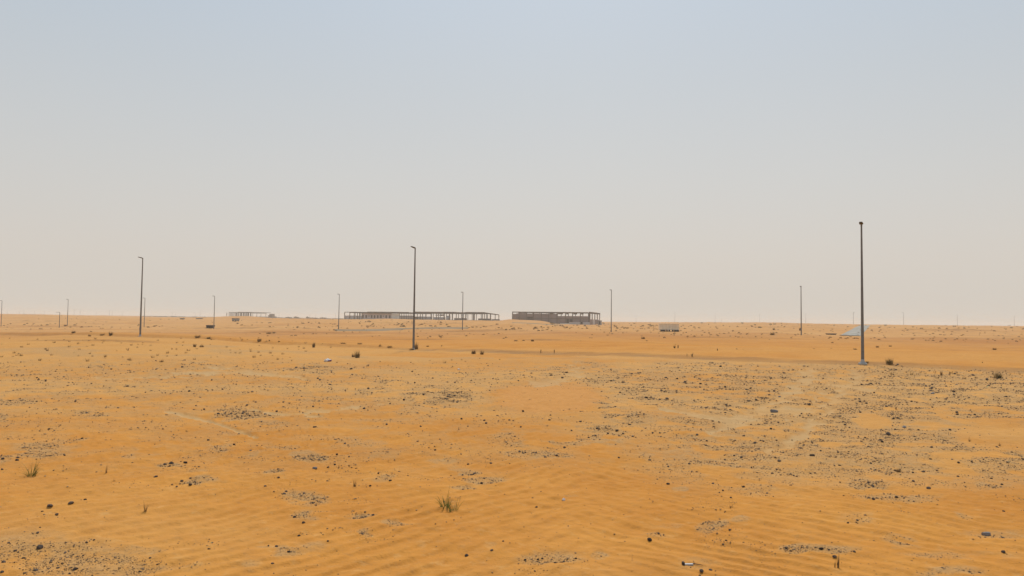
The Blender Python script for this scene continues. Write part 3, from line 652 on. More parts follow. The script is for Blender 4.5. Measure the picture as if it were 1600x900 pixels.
# ------------------------------------------------------------------ road strips laid on the far sand
def strip(name, label, pl, pr, m, nseg=30, lift=.10):
    """left and right edge in metres, following the ground"""
    v = []; f = []
    for q in range(nseg+1):
        t_ = q/nseg
        def pos(pts):
            s_ = t_*(len(pts)-1); j = min(int(s_), len(pts)-2); return Vector(pts[j]).lerp(Vector(pts[j+1]), s_-j)
        a, b = pos(pl), pos(pr)
        for c in range(7):
            p = a.lerp(b, c/6); v.append((p.x, p.y, hz(p.x, p.y) + (lift if 0 < c < 6 else -.15)))
    for q in range(nseg):
        for c in range(6): o_ = q*7+c; f.append((o_, o_+1, o_+8, o_+7))
    me_ = bpy.data.meshes.new(name); me_.from_pydata(v, [], f); me_.materials.append(M[m]); me_.update()
    return tag(link_mesh(name, me_), label, None, None, 'structure')
gx = lambda px, d: (ray(px, 500)[0]*d, d, 0)
strip('road', 'blue-grey road strip climbing the rise behind the nearest post', [gx(1306, 140), gx(1325, 210), gx(1342, 360)], [gx(1349, 140), gx(1356, 210), gx(1362, 360)], 'bluecon')
strip('road', 'grey road strip half covered in sand before the long frame', [gx(528, 146), gx(600, 152), gx(655, 165), gx(730, 180)], [gx(520, 168), gx(590, 182), gx(655, 190), gx(735, 195)], 'asphalt', 40, .14)
strip('road', 'faint grey road strip in front of the brown building', [gx(800, 270), gx(880, 275)], [gx(800, 292), gx(880, 292)], 'asphalt', 20, .12)

# ------------------------------------------------------------------ plants
def blades(n, h, spread, wid, lean, m, seed, segs=3, droop=.3):
    r_ = random.Random(seed); v = []; f = []
    for _ in range(n):
        a = r_.uniform(0, 2*math.pi); br = spread*math.sqrt(r_.random()); x, y = br*math.cos(a), br*math.sin(a)
        a2 = a + r_.uniform(-.9, .9); l = h*(r_.uniform(.4, .85) if r_.random() < .8 else r_.uniform(.9, 1.15)); ln_ = lean*r_.uniform(.1, 1.0)
        dirx, diry = math.cos(a2), math.sin(a2); wa = r_.uniform(0, math.pi); wx, wy = math.cos(wa)*wid/2, math.sin(wa)*wid/2; b = len(v)
        for s_ in range(segs+1):
            t_ = s_/segs; out = l*ln_*(t_**1.4); l2 = l*(1-.32*ln_); out *= (1-.32*ln_); up = l2*math.sqrt(max(.05, 1-ln_*ln_*.8))*(t_ - droop*ln_*t_*t_); ww = (1-t_)**.7 if s_ < segs else .12
            v += [(x+dirx*out-wx*ww, y+diry*out-wy*ww, up-.01), (x+dirx*out+wx*ww, y+diry*out+wy*ww, up-.01)]
        for s_ in range(segs): k_ = b+2*s_; f.append((k_, k_+1, k_+3, k_+2))
    me_ = bpy.data.meshes.new('blades'); me_.from_pydata(v, [], f); me_.materials.append(m); me_.update(); return me_
def tuft(px, py, hpx, wpx, lb, kind='green', seed=1, dens=1.0):
    p = at(px, py, .01); kk = p.y/FPX; h = hpx*kk; w_ = wpx*kk/2
    t = empty('grass_tuft', p, random.uniform(0, 6)); tag(t, lb, 'grass tuft')
    lean = min(.95, w_/h)
    bw = max(.006, .55*kk)
    if kind == 'green':
        link_mesh('green_blades', blades(int(44*dens), h, w_*.22, bw*1.3, lean, M['green'], seed), t); link_mesh('dry_blades', blades(int(16*dens), h*1.05, w_*.35, bw*.8, min(.95, lean*1.25), M['dry'], seed+50), t)
    elif kind == 'bush':
        link_mesh('green_blades', blades(int(170*dens), h*1.05, w_*.30, bw*.8, .95, M['olive'], seed), t); link_mesh('dry_blades', blades(int(50*dens), h*1.1, w_*.8, bw*.8, lean*.8, M['dry'], seed+50), t)
    elif kind == 'brown':
        link_mesh('twigs', blades(int(90*dens), h, w_*.45, bw, min(.95, lean*1.1), M['brown'], seed), t); link_mesh('dry_blades', blades(int(30*dens), h, w_*.7, bw*.8, lean, M['dry'], seed+50), t)
    else:
        link_mesh('stalks', blades(int(16*dens), h, w_*.15, bw*.9, lean, M['brown'], seed), t); link_mesh('dry_blades', blades(int(18*dens), h, w_*.3, bw*.9, lean, M['dry'], seed+50), t)
    return t
# the double clump in the foreground
tuft(696, 792, 34, 62, 'left half of the double green grass clump in the centre foreground', 'green', 3, .8)
tuft(708, 799, 27, 52, 'right, darker half of the double green grass clump in the centre foreground', 'green', 4, .8)
TF = [(49,745,34,52,'green grass tuft with long wispy blades at the left beside dark stones','green',1.0),
(1389.5,569,11,13,'rounded green tussock just right of the nearest lamp post','bush',1.3),(1560,591,13,15,'green-brown tussock near the right edge','bush',1.2),
(558,559,13,9,'upright olive tussock between the white litter and the middle lamp post','bush',1),(552,558,7,7,'low brown clump attached left of the olive tussock','brown',.7),
(650,546.5,13,9,'dry scrub clump at the foot of the middle lamp post','brown',1.2),(643,547,5,14,'low dry scrub spreading left of the middle lamp post foot','brown',.8),
(740,553,8,10,'dark brown bush on the sand ledge right of the middle lamp post','brown',1.5),(753,554.5,11,15,'tan dry grass clump right of the dark bush','dry',2.5),
(1471,587,9,4,'thin upright tussock between the green tussock and the right edge','brown',.7),(1484,586,8,4,'thin pale stalks beside the thin upright tussock','dry',.8),
(866,551.5,8,4,'thin dry tuft on the clean sand, right one of a pair','dry',1),(845,551,6,3,'thin dry tuft on the clean sand, left one of a pair','dry',.8),
(1054,544,7,7,'pale dry tuft on clean sand below the beige cabin, left one','dry',1.5),(1059.5,544,7,4,'pale dry tuft on clean sand below the beige cabin, right one','dry',1),
(1073.5,556.5,6,2,'tiny dark stalk on the clean sand right of centre','dry',.5),(1081.5,557,7,5,'tan dry tuft just right of the tiny dark stalk','dry',1.3),(1121,548,5,3,'tiny dry sprig on the clean sand slope','dry',.8),
(1403,738,9,12,'small brown clump with a sand tail, lower right','brown',.9),(1304.5,888,16,3,'left stalks of the dry sprout at the lower right bottom','dry',.5),(1309.5,888,24,5,'tall bent stalks of the dry sprout at the lower right bottom','brown',.25),
(227,802,19,12,'yellow dry sprout alone on rippled sand at lower left','dry',.9),(554,762,16,12,'thin dry sprout on the sand left of the green clump','dry',.7),(166,740,17,3,'single dry upright stalk right of the left green tuft','brown',.12),
(178,753,9,10,'dry broken sprig below the single stalk','dry',.5),(529,732,9,6,'small tan sprig, left of two above the thin dry sprout','dry',.6),(546,731,7,6,'small tan sprig, right of two above the thin dry sprout','dry',.5),
(1515,690,9,9,'yellowish straw tuft on the rippled sand near the right edge','dry',.9),(1562,697,8,9,'smaller yellowish straw tuft nearest the right edge','dry',.8),
(1143,795,7,10,'small dark withered clump with a sand tail right of centre','brown',.5),(1400,640,8,6,'straw tuft among gravel at the right','dry',.8),(292,675,8,9,'sparse dry sprig on the sand at left centre','dry',.6),
(173,524.5,8,7,'brown tussock near the far edge of the pad left of the big left post','brown',1),(115,520.5,5,9,'low brown tussock second along the far pad edge at left','brown',1),(140,525.5,4,7,'small brown clump between two tussocks at left','brown',.7),(160,524,5,10,'flat brown clump beside the left tussock','brown',.8),
(309,528,6,14,'dark brown bush on the dark ledge right of the big left post','brown',1.5),(326,530,5,14,'olive flat bush beside the dark brown bush','bush',1),(304,542.5,7,6,'dark clump at the left end of a dry thicket','brown',1),(315,542.5,5,12,'dry thicket right of its dark end clump','brown',1.2),
(405,534,7,8,'dark brown bush left of centre on the pad','brown',1.3),(490,543,9,6,'dark little bush above and left of the white litter','brown',1),(421,533,3,3,'tiny brown clump right of the dark brown bush','brown',.5),(436,534.5,2.5,5,'flat brown clump further right of the dark brown bush','brown',.5),
(420,521.5,4,14,'flat brown bush on the orange sand below the columned frame','brown',1.3),(428,521,4,6,'bent brown sprig beside the flat brown bush','brown',.7),(1207,523.5,5.5,9,'dark mounded bush between the cabin and the post without lamp head','brown',2),(1209,515,3,3,'tiny green clump behind the dark mounded bush','bush',.6),
(1250,516.5,5,3,'dark stub beside the lamp post without lamp head','brown',1),(1577,508.5,3.5,7,'dark bush on the horizon at the far right','brown',1.2),(832,533.5,4.5,6,'dark bush on the sand below the brown building','brown',1.2),(806,533,3,9,'flat dark debris bush below the brown building','brown',1),(818,532.5,2.5,7,'small dark bush between two others below the brown building','brown',1),
(1005,529.5,5,9,'brown bush on the sand right of the thin far post','brown',1.2),(1371,543,4,6,'small brown bush right of the nearest post','brown',1),(1336,546,3,8,'faint brown clump just left of the nearest post','brown',.7),(1554,546.5,4.5,8,'brown bush on the dune crest at right','brown',1),(1391,541.5,3,6,'dark flat bush right of the nearest post','brown',1),
(562,538,4,12,'flat brown scrub on the orange sand left of the middle post','brown',1),(594,541,5,16,'broad faint scrub left of the middle post','dry',1.5),(609,542.5,4,14,'low brown scrub nearest the middle post on its left','brown',1),(536,537,3.5,14,'flat brown scrub above the olive tussock','brown',1),
(668,541.5,3,6,'small brown clump right of the middle post','brown',.8),(690,541,3,5,'faint brown clump right of the middle post','dry',.8),(1355,567,4,6,'brown clump touching the footing of the nearest post','brown',.8),(688,526.5,3,6,'dark bush on orange sand, behind and right of the middle post','brown',1),(1535,567,3.5,4,'tiny sprig on the clean sand at right','dry',.8)]
for j, (px, py, h_, w_, lb, kd, dn) in enumerate(TF): tuft(px, py, h_, w_, lb, kd, 10+j, dn)

LM = [(219,525,'the big left lamp post'),(646,547,'the foot of the middle lamp post'),(1348,569,'the footing of the nearest lamp post'),(49,745,'the green tuft at the left'),(700,795,'the double green clump'),
 (1390,569,'the rounded green tussock'),(1560,591,'the green-brown tussock at the right edge'),(556,559,'the upright olive tussock'),(746,554,'the dark bush on the ledge'),(511,565,'the white plastic bag'),(717,577,'the white scrap below the middle post'),
 (881,782,'the white scrap in the foreground'),(227,802,'the yellow dry sprout at lower left'),(554,762,'the thin dry sprout'),(173,524,'the brown tussock by the left post'),(309,528,'the dark brown bush on the ledge at left'),(310,542,'the dry thicket at left'),
 (405,534,'the dark brown bush left of centre'),(490,543,'the dark little bush above the bag'),(305,752,'the dark gravel strip at left'),(680,622,'the dense gravel patch left of the bare orange sand'),(855,610,'the top of the bare orange sand patch'),(855,660,'the bottom of the bare orange sand patch'),
 (945,638,'the oval gravel patch beside the bare sand'),(1010,615,'the gravel right of the bare sand'),(1130,620,'the pale track right of centre'),(1250,600,'the start of the twin wheel tracks'),(1218,647,'the blue-grey broken slab'),(1300,652,'the lower end of the wheel track'),
 (1362,658,'the pale hollow at the right'),(1412,664,'the lilac-grey stone'),(1500,605,'the far right gravel field'),(1580,640,'the right edge half way down'),(1515,690,'the straw tuft on the ripples'),(1403,738,'the small brown clump at lower right'),(1375,760,'the gravel fan at right'),
 (1480,812,'the right-hand gravel streak'),(1541,838,'the pale blue-grey flat stone'),(1307,888,'the dry sprout at the bottom right'),(1480,895,'the bottom right corner gravel'),(1218,722,'the gravel streak below the wheel track'),(1143,795,'the withered clump with a sand tail'),(1015,848,'the round stone on bare sand'),
 (1090,885,'the metal bar and twig'),(860,880,'the bottom centre gravel'),(768,865,'the short pebble line at bottom centre'),(467,850,'the bottom stone group left of centre'),(470,790,'the gravel left of the green clump'),(485,712,'the dark gravel mound left of centre'),(365,648,'the gravel beside the curved pale track'),
 (40,870,'the lower left corner gravel'),(200,870,'the bottom gravel right of the corner'),(110,787,'the stone line at lower left'),(20,722,'the dark heap at the left edge'),(100,613,'the upper left gravel'),(0,640,'the left edge half way down'),(200,650,'the faint gravel streaks at left'),(560,690,'the sparse gravel in the middle left'),
 (30,545,'the left edge of the far pad'),(90,560,'the pale sand near the far left'),(150,548,'the sand below the left tussocks'),(250,555,'the sand below the big left post'),(360,560,'the sand below the dry thicket'),(440,560,'the sand left of the plastic bag'),(930,690,'the gravel below the bare sand patch'),(1110,720,'the gravel right of centre'),(760,655,'the left rim of the bare sand patch')]
LMF = [(2,510,'at the foot of the leftmost thin lamp post'),(105,511,'near the second thin lamp post from the left'),(60,508,'between the two leftmost thin lamp posts'),(225,512,'near the thin post behind the big left post'),(368,504,'on the dune under the columned frame'),(430,508,'on the dune right of the columned frame'),
 (500,508,'left of the thin post beside the long building'),(530,514,'at the thin post left of the long building'),(570,506,'below the left end of the long building'),(620,506,'in front of the sand bump by the long building'),(668,508,'below the middle of the long building'),(722,516,'at the thin post before the long building'),
 (765,508,'below the right end of the long building'),(690,526,'on the orange sand behind the middle post'),(760,526,'on the orange sand below the gap between buildings'),(812,512,'on the bank below the brown building'),(850,514,'below the middle of the brown building'),(880,510,'in front of the low right half of the brown building'),
 (925,510,'just below the right end of the brown building'),(955,514,'around the thin post right of the brown building'),(985,509,'between that thin post and the beige cabin'),(1015,508,'just left of the beige cabin'),(1045,522,'in the sand below the beige cabin'),(1085,509,'just right of the beige cabin'),(1130,510,'on the plain right of the beige cabin'),
 (1180,510,'half way from the cabin to the headless post'),(1230,512,'just left of the post without lamp head'),(920,532,'on clean sand below the brown building'),(1000,536,'on clean sand left below the cabin'),(1100,534,'on clean sand right below the cabin'),(1200,536,'on clean sand below the dark mounded bush'),(1300,534,'on clean sand left of the nearest post'),
 (1385,514,'on the plain just right of the nearest post'),(1440,512,'on the plain in the right quarter, near the horizon'),(1500,514,'below the far post with a wide head'),(1570,514,'on the plain by the right edge'),(1420,524,'on the low crest right of the nearest post'),(1540,524,'on the low crest toward the right edge')]
def near_lm(px, py): return min(LM, key=lambda q: (q[0]-px)**2 + (3*(q[1]-py))**2)[2]
# small dry stubs, countable ones as things with shared meshes
stubs = [blades(22, .30, .10, .022, .6, M['brown'], 200+q) for q in range(4)] + [blades(22, .34, .10, .022, .5, M['dry'], 220+q) for q in range(4)]
def zone_mid(px):
    return ('left of the big left lamp post' if px < 215 else 'between the left and middle big lamp posts' if px < 640 else 'between the middle and nearest big lamp posts' if px < 1345 else 'right of the nearest lamp post')
for j in range(150):
    if j < 115: px = random.uniform(0, 520); py = random.uniform(528, 566)
    elif j < 130: px = random.uniform(520, 800); py = random.uniform(556, 575)
    else: px = random.uniform(1370, 1600); py = random.uniform(578, 592)+(px-1370)*.02
    p = at(px, py, .01); s_ = random.uniform(.3, .75)*(p.y/50)**.5
    o = link_mesh('dry_stub', random.choice(stubs), None, p, (0, 0, random.uniform(0, 6)), (s_*1.2, s_*1.2, s_))
    z_ = near_lm(px, py); tag(o, 'tiny dry grass stub near ' + z_, 'grass stub', 'dry grass stubs near ' + z_)
def dome_scrub(seed):
    r_ = random.Random(seed); v = []; f = []
    for _ in range(60):
        a = r_.uniform(0, 6.28); e_ = r_.uniform(0, 1); rr = .5*math.sqrt(1-e_*e_*.8)*r_.uniform(.5, 1); c_ = Vector((rr*math.cos(a), rr*math.sin(a), .55*e_*r_.uniform(.6, 1)))
        b = len(v); 
        for q in range(3): v.append(tuple(c_ + Vector((r_.uniform(-.2, .2), r_.uniform(-.2, .2), r_.uniform(-.15, .18)))))
        f.append((b, b+1, b+2))
    me_ = bpy.data.meshes.new('scrub'); me_.from_pydata(v, [], f); me_.materials.append(M['brown'] if seed % 2 else M['olive']); me_.update(); return me_
scr = [dome_scrub(300+q) for q in range(6)]
def zone_far(px):
    return ('left of the far columned frame' if px < 350 else 'below the columned frame' if px < 530 else 'below the long frame building' if px < 790 else 'below the brown building' if px < 950 else 'around the beige cabin' if px < 1240 else 'right of the post without lamp head')
rows = [(0, 260, 507, 513, 26), (360, 530, 503, 513, 30), (560, 640, 503, 511, 30), (640, 790, 504, 513, 26), (790, 860, 510, 517, 30), (860, 1040, 505, 514, 55), (1060, 1240, 505, 516, 34), (650, 800, 522, 530, 14), (1340, 1600, 509, 524, 30), (880, 1330, 521, 546, 22)]
for a, b, c_, d_, n_ in rows:
    for j in range(n_):
        px = random.uniform(a, b); py = random.uniform(c_, d_) + (px-(a+b)/2)*.011
        p = at(px, py, .03)
        if p.y > 1200: continue
        s_ = random.uniform(.45, 1.1)*(3.1*p.y/FPX)
        o = link_mesh('desert_scrub', random.choice(scr), None, p, (0, 0, random.uniform(0, 6)), (s_*1.5, s_*1.2, s_*1.1))
        z_ = min(LMF, key=lambda q: (q[0]-px)**2 + (4*(q[1]-py))**2)[2]; tag(o, 'small brown desert shrub ' + z_, 'shrub', 'small shrubs ' + z_)

# the uncountable rest of the far scrub, and the hazy belt of trees and yards on the left horizon
def scrub_mass(name, label, spots, m):
    vs = []; fs = []; n0 = 0; src = [(np.array([tuple(q.co) for q in m_.vertices]), np.array([tuple(f_.vertices) for f_ in m_.polygons])) for m_ in scr]
    for x, y, z, sx, sz in spots:
        bv_, bf_ = src[random.randrange(len(src))]; a = random.uniform(0, 6.28); c, s_ = math.cos(a), math.sin(a)
        q = np.stack([(bv_[:, 0]*c-bv_[:, 1]*s_)*sx+x, (bv_[:, 0]*s_+bv_[:, 1]*c)*sx+y, bv_[:, 2]*sz+z], -1); vs.append(q); fs.append(bf_+n0); n0 += len(q)
    me_ = bpy.data.meshes.new(name); me_.from_pydata(np.concatenate(vs).tolist(), [], np.concatenate(fs).tolist()); me_.materials.append(m); me_.update()
    return tag(link_mesh(name, me_), label, None, None, 'stuff')
D_ = rng.uniform(0, 1, 1500); yy_ = 95*(520/95)**D_; uu_ = rng.uniform(-850, 850, 1500); xx_ = uu_/FPX*yy_
cl_ = fbm(xx_*.03, yy_*.02, 150, 3)+.05*(yy_ > 150); kp = cl_ > rng.uniform(.47, .66, 1500); xx_, yy_ = xx_[kp], yy_[kp]; zz_ = height(xx_, yy_)
sz_ = rng.uniform(.25, .8, len(xx_))*2.4*np.sqrt(yy_*220)/FPX
scrub_mass('distant_scrub', 'brown scrub dotting the far dunes in front of the buildings', list(zip(xx_, yy_, zz_-.02, sz_*1.6, sz_*1.3)), M['brown'])
bl = []
for a, b, h0, n_ in ((222, 345, 2.4, 110), (345, 360, 1.4, 10), (415, 535, 2.0, 90), (20, 60, 1.0, 14)):
    for j in range(n_):
        px = random.uniform(a, b); d = random.uniform(880, 980); k_ = d/FPX; x = ray(px, 500)[0]*d; zt = CAM_Z + ray(px, (492.2+.0113*px)-h0*.4)[2]*d
        z = hz(x, d); bl.append((x, d, z, 5*k_*random.uniform(.6, 1.5), max(.6, (zt-z))*1.6*random.uniform(.7, 1.15)))
scrub_mass('distant_tree_belt', 'hazy grey-green belt of low trees along the left horizon', bl, M['belt'])

# ------------------------------------------------------------------ litter
def crumple(px, py, wpx, hpx, m, lb, cat, nm, seed, purple=False):
    r_ = random.Random(seed); p = at(px, py); kk = p.y/FPX; bm = bmesh.new(); bmesh.ops.create_icosphere(bm, subdivisions=3, radius=1)
    for v in bm.verts:
        q = v.co.copy(); n_ = .75+.35*math.sin(q.x*5+seed)*math.cos(q.y*4+q.z*3)+.12*r_.random(); v.co = Vector((q.x*n_*wpx*kk/2, q.y*n_*wpx*kk*.3, max(q.z, -.3)*n_*hpx*kk*.62))
    me_ = bpy.data.meshes.new(nm); bm.to_mesh(me_); bm.free(); me_.materials.append(m)
    if purple:
        me_.materials.append(M['purple'])
        for f_ in me_.polygons:
            if f_.center.x > wpx*kk*.08 and f_.center.y < -wpx*kk*.03 and f_.center.z < hpx*kk*.22: f_.material_index = 1
    o = link_mesh(nm, me_, None, p + Vector((0, 0, hpx*kk*.15)), (0, 0, .2)); tag(o, lb, cat); return o
crumple(511.5, 565, 13.5, 6, M['bag'], 'crumpled white and purple plastic bag on the sand, left of centre', 'plastic bag', 'plastic_bag', 4, True)
crumple(717, 577.5, 6, 2.2, M['bag'], 'small white scrap on the gravel below the middle lamp post', 'litter', 'paper_scrap', 5)
crumple(881, 782, 6, 5, M['bag'], 'small white scrap on the bare sand in the centre foreground', 'litter', 'paper_scrap', 6)
crumple(1495, 601, 4, 2, M['stone_pale'], 'small pale scrap in the gravel at the right', 'litter', 'paper_scrap', 7)
p = at(1074, 884); t = empty('metal_bar', p, R(5)); tag(t, 'short grey metal bar lying on the sand at the bottom right of centre', 'metal bar')
MB().box(-.03, .055, -.012, .012, -.003, .012).build('bar', M['galv'], t); MB().box(-.05, -.03, -.018, .018, -.003, .03).build('end_block', M['rubber'], t)
p = at(1090, 884); t = empty('twig', p, R(-35)); tag(t, 'thin dark forked twig beside the metal bar', 'twig')
MB().tube((-.05, .0, .01), (.05, 0, .012), .004, .003, 6).build('stem', M['rust'], t); MB().tube((-.03, 0, .01), (-.055, .025, .03), .0035, .002, 6).build('fork', M['rust'], t)

# ------------------------------------------------------------------ stones
def stone_mesh(seed, sub=2):
    r_ = random.Random(seed); bm = bmesh.new(); bmesh.ops.create_icosphere(bm, subdivisions=sub, radius=.5)
    pl = [(Vector((r_.gauss(0,1), r_.gauss(0,1), r_.gauss(0,1))).normalized(), r_.uniform(.26, .42)) for _ in range(9)]
    sx, sy, sz = r_.uniform(.9, 1.25), r_.uniform(.7, 1.0), r_.uniform(.5, .8)
    for v in bm.verts:
        c_ = v.co.copy()
        for n_, d_ in pl:
            k_ = c_.dot(n_)
            if k_ > d_: c_ -= n_*(k_-d_)
        v.co = Vector((c_.x*sx, c_.y*sy, c_.z*sz))
    me_ = bpy.data.meshes.new('stone'); bm.to_mesh(me_); bm.free(); return me_
big = [stone_mesh(400+q) for q in range(10)]
for m_ in big: m_.materials.append(M['stone'])
# pick places: dense in the gravel patches, sparse elsewhere
Nc = 900000
u = rng.uniform(-40, 1640, Nc); v = 566 + (930-566)*rng.random(Nc)**1.05
d = np.array([(u-800)/FPX, -(v-450)/FPX, -np.ones(Nc)]); dw = RN @ d
tt = -CAM_Z/dw[2]; ok = (dw[2] < 0); X_ = dw[0]*tt; Y_ = dw[1]*tt
X_ = X_[ok]; Y_ = Y_[ok]; u = u[ok]; v = v[ok]
g_, tr_, s_, r_, _, _ = masks(X_, Y_)
cl = fbm(X_*1.5+.5*Y_, Y_*2.8, 110, 4); cl2 = fbm(X_*.8, Y_*.5, 111, 2)
dens = 1.25*g_**1.9*ss(.34, .56, cl) + .16*ss(.54, .66, cl)*ss(.46, .58, cl2)*(g_ > .01) + .004
dens = dens*np.where(s_ > .1, .02, 1)
keep = rng.random(len(X_)) < dens*.56
X_, Y_, u, v, g_ = X_[keep], Y_[keep], u[keep], v[keep], g_[keep]
n = len(X_)
size = np.clip(.00080*Y_, .0062, .026)*np.exp(rng.normal(0, .58, n))
size = np.where(rng.random(n) < .02*(.3+g_), size*2.4, size)
size = np.minimum(size, 4.6*Y_/FPX)
NB = [(1015,848,8.5,'round dark grey stone alone on bare sand at the bottom right of centre'),(1096,897,7.5,'dark oval stone cut by the bottom edge, right of centre'),(1110,892,6,'small black stone right of the metal bar'),(1079,890,3,'tiny rust-brown stone under the metal bar'),
(62,861,10.5,'largest black wedge-shaped stone in the lower left corner gravel'),(5,880,8.5,'black stone at the left edge near the bottom left corner'),(37,873,5.5,'dark stone with a twin, between the two biggest stones at lower left'),(117,893,8.5,'long grey-black stone on the bottom left gravel edge'),(3,896,6,'black stone in the very bottom left corner'),(56,893,7,'dark slab stone at the bottom edge, lower left'),(39,898,5,'dark stone cut by the bottom edge at lower left'),
(26,721,7,'black stone at the right end of the dark heap at the left edge'),(4,719,6,'black stone of the dark heap at the left edge'),(28,717,5,'upper black stone at the right end of the left edge heap'),(3,734,5,'lone dark stone just below the left edge heap'),
(78,792,8,'flat dark stone at the left end of the stone line at lower left'),(110,787,9,'largest dark stone in the stone line at lower left'),(133,782,6,'dark stone at the right end of the stone line at lower left'),(88,808,6,'dark stone alone below the stone line at lower left'),(66,800,4,'small dark stone left of the lone one below the stone line'),
(243,746,6.5,'dark stone standing alone left of the gravel strip'),(290,725,6,'dark stone above the gravel strip, left of centre'),(267,725,8,'long flat dark stone above the gravel strip'),(297,759,7.5,'black stone at the lower edge of the gravel strip'),(284,753,6,'black stone inside the gravel strip'),(276,761,4,'small dark stone at the lower left end of the gravel strip'),
(492,668,5.5,'dark stone on the sand left of the bare orange patch'),(657,668,5,'dark purple-black stone left of the bare orange patch'),(721,656,4,'dark stone nearer the bare orange patch'),(970,632,0,''),(974,598,5,'dark stone right of the bare orange patch, at the top'),(1042,624,6,'flat grey-black stone right of the bare orange patch'),
(893,674,5,'dark stone just below the bare orange patch'),(964,674,5,'blue-grey stone below and right of the bare orange patch'),(882,700,5,'dark stone in the gravel below the bare orange patch'),(1180,693,6,'dark stone alone on pale sand, right of centre'),(1044,757,5,'black stone at the left end of a short gravel tail'),(1162,761,5,'blue-black stone on the sand right of centre'),
(1218,722,6.5,'dark stone at the left end of a gravel streak, right'),(1269,713,8,'flat blue-grey stone in the gravel streak at right'),(1388,680,8,'blue-black stone cluster head right of the pale hollow'),(1443,738,6.5,'dark angular stone at right, beyond the brown clump'),(1451,766,8,'flat grey stone right of the brown clump'),(1400,778,7,'black stone at the head of the gravel fan at right'),(1413,779,4,'small black stone beside the gravel fan head'),
(1365,782,7,'grey flat stone left of the gravel fan head'),(1325,819,5,'dark stone alone on bare sand, lower right'),(1497,747,5,'dark stone near the small right gravel ridge'),(1498,724,5,'dark stone above the small right gravel ridge'),(1567,842,6.5,'dark stone at the far lower right'),(1283,861,7,'grey-green stone in the bottom right gravel arc'),(1304,871,8,'grey stone beside the dry sprout'),(1335,867,5,'dark stone right of the dry sprout'),(1568,867,7,'dark stone near the bottom right corner'),
(474,819,5,'dark stone lower left of centre'),(460,810,5,'dark stone at the tail of the centre left gravel'),(583,806,6,'dark stone at the right end of the thin gravel strip'),(467,839,6,'flat dark stone above the bottom centre left group'),(451,863,5.5,'dark stone in the bottom centre left group'),(426,882,5,'dark stone on the left of the bottom centre left group'),(512,849,4,'small dark stone right of the bottom centre left group'),(729,870,7,'flat dark stone at the left end of a pebble line, bottom centre'),(768,865,6,'dark stone at the right end of a pebble line, bottom centre'),
(741,741,5,'dark stone above the green clump to its right'),(731,726,4.5,'dark stone highest above the green clump'),(610,752,5,'dark stone on the sand streak left of the green clump'),(591,742,4,'small reddish-brown stone on the sand streak left of the green clump'),(414,761,5,'dark flat stone left of centre below the gravel line'),(435,749,4,'small dark stone below the gravel line left of centre')]
NBG = [(1541,838,12,'pale blue-grey flat stone at the far lower right'),(492,734,7,'flat greenish-grey stone left of centre'),(1210,645,11,'blue-grey broken slab in the gravel at right'),(1268,622,0,''),(1218,620,4,'pale stone in the gravel at right'),(1413,668,7,'lilac-grey stone in the gravel right of the pale hollow'),(1457,616,6,'pale stone among dark ones at right')]
gm = [m_.copy() for m_ in big[:4]]
for m_ in gm: m_.materials.clear(); m_.materials.append(M['stone_pale'])
cnt = 0
for lst, meshes in ((NB, big), (NBG, gm)):
    for px, py, wpx, lb in lst:
        if not lb: continue
        p = at(px, py); kk = p.y/FPX; s0 = wpx*kk
        o = link_mesh('stone', random.choice(meshes), None, p + Vector((0, 0, s0*.12)), (random.uniform(-.2, .2), random.uniform(-.2, .2), random.uniform(0, .8)), (s0, s0, s0*random.uniform(.9, 1.15)))
        tag(o, lb, 'stone', 'dark stones lying on the sand' if meshes is big else 'pale stones lying on the sand'); cnt += 1
pxs = size*FPX/Y_; inview = (u > 2) & (u < 1598) & (v < 897)
order = np.argsort(-(pxs*inview))
sel = order[:300-cnt]; rest = np.ones(n, bool); rest[sel] = False
zs = height(X_, Y_)
def zone(px, py):
    col = 'left' if px < 330 else 'left of centre' if px < 640 else 'in the centre' if px < 960 else 'right of centre' if px < 1230 else 'right'
    row_ = 'on the far part of the gravel pad' if py < 625 else 'half way across the gravel pad' if py < 700 else 'on the near sand' if py < 800 else 'along the bottom foreground'
    return f'{row_}, {col}' if col.startswith(('in', 'left of', 'right of')) else f'{row_}, at the {col}'
for j in sel:
    s0 = float(size[j]); z_ = near_lm(u[j], v[j])
    o = link_mesh('stone', big[int(rng.integers(10))], None, (X_[j], Y_[j], zs[j]+s0*.15), (random.uniform(-.3, .3), random.uniform(-.3, .3), random.uniform(0, 6)), (s0, s0, s0))
    tag(o, 'dark stone near ' + z_, 'stone', 'dark stones near ' + z_)
# the rest of the gravel as one mesh of little angular stones
ic = bmesh.new(); [ic.verts.new(q) for q in ((.5,0,0),(-.5,0,0),(0,.5,0),(0,-.5,0),(.06,.05,.45),(0,0,-.4))]; ic.verts.ensure_lookup_table(); [ic.faces.new([ic.verts[w] for w in q]) for q in ((0,2,4),(2,1,4),(1,3,4),(3,0,4),(2,0,5),(1,2,5),(3,1,5),(0,3,5))]; ic.verts.index_update(); ic.verts.ensure_lookup_table()
bv = np.array([tuple(q.co) for q in ic.verts]); bf = np.array([[q.index for q in f_.verts] for f_ in ic.faces]); ic.free()
ri = np.nonzero(rest)[0]; m = len(ri)
V = bv[None]*rng.uniform(.6, 1.3, (m, 6, 1))*np.stack([rng.uniform(.8, 1.3, m), rng.uniform(.7, 1.1, m), rng.uniform(.45, .85, m)], -1)[:, None, :]
ang = rng.uniform(0, 6.28, m); ca, sa = np.cos(ang)[:, None], np.sin(ang)[:, None]
V = np.stack([V[..., 0]*ca - V[..., 1]*sa, V[..., 0]*sa + V[..., 1]*ca, V[..., 2]], -1)*size[ri][:, None, None]
V += np.stack([X_[ri], Y_[ri], zs[ri]+size[ri]*.16], -1)[:, None, :]
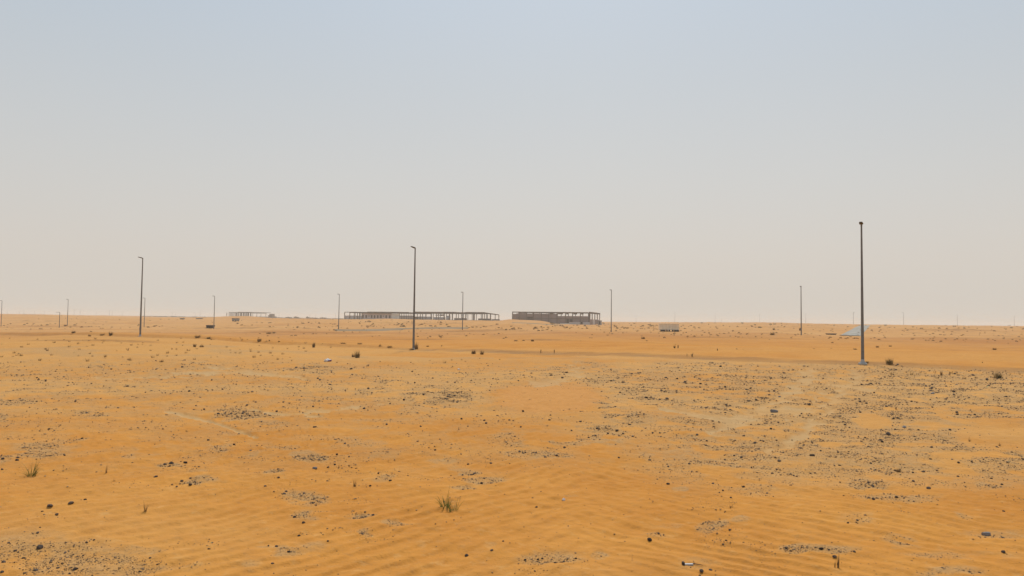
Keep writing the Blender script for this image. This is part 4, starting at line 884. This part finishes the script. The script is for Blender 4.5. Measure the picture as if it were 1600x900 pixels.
FF = (bf[None] + (np.arange(m)*6)[:, None, None]).reshape(-1, 3)
gme = bpy.data.meshes.new('gravel'); gme.vertices.add(m*6); gme.vertices.foreach_set('co', V.astype(np.float32).ravel())
gme.loops.add(len(FF)*3); gme.loops.foreach_set('vertex_index', FF.astype(np.int32).ravel()); gme.polygons.add(len(FF))
gme.polygons.foreach_set('loop_start', np.arange(0, len(FF)*3, 3, dtype=np.int32)); gme.polygons.foreach_set('loop_total', np.full(len(FF), 3, np.int32)); gme.update(calc_edges=True)
shade = np.repeat(np.clip(rng.beta(1.4, 2.2, m), 0, 1), 6); a_ = gme.attributes.new('shade', 'FLOAT', 'POINT'); a_.data.foreach_set('value', shade.astype(np.float32))
gmat = mat('gravel_stones', (.05, .04, .035), .9, .2, 40); nn = gmat.node_tree; b = nn.nodes['Principled BSDF']
at_ = nn.nodes.new('ShaderNodeAttribute'); at_.attribute_name = 'shade'; rp = nn.nodes.new('ShaderNodeValToRGB'); e = rp.color_ramp.elements
e[0].color = (.085, .058, .040, 1); e[0].position = .0; e[1].color = (.42, .29, .17, 1); e[1].position = .95; k_ = e.new(.45); k_.color = (.23, .148, .085, 1)
nn.links.new(at_.outputs['Fac'], rp.inputs[0]); nn.links.new(rp.outputs[0], b.inputs['Base Color'])
gme.materials.append(gmat); tag(link_mesh('gravel', gme), 'fine dark gravel strewn in streaks and patches over the sand', None, None, 'stuff')
print('GRAVEL', m, 'of', n, 'TERRAIN', nf, len(X_))

# ------------------------------------------------------------------ haze
zlo = float(GZ.min())-1.0
hm = bpy.data.materials.new('haze'); hm.use_nodes = True; hn = hm.node_tree; hn.nodes.remove(hn.nodes['Principled BSDF'])
pv = hn.nodes.new('ShaderNodeVolumePrincipled'); pv.inputs['Color'].default_value = (.95, .90, .82, 1); pv.inputs['Density'].default_value = .00044; pv.inputs['Anisotropy'].default_value = 0.1
hn.links.new(pv.outputs[0], hn.nodes['Material Output'].inputs['Volume'])
hb = MB().box(-2700, 2700, -2700, 2700, zlo, 11.5).build('haze', hm); tag(hb, 'thin warm dust haze over the desert', None, None, 'stuff')
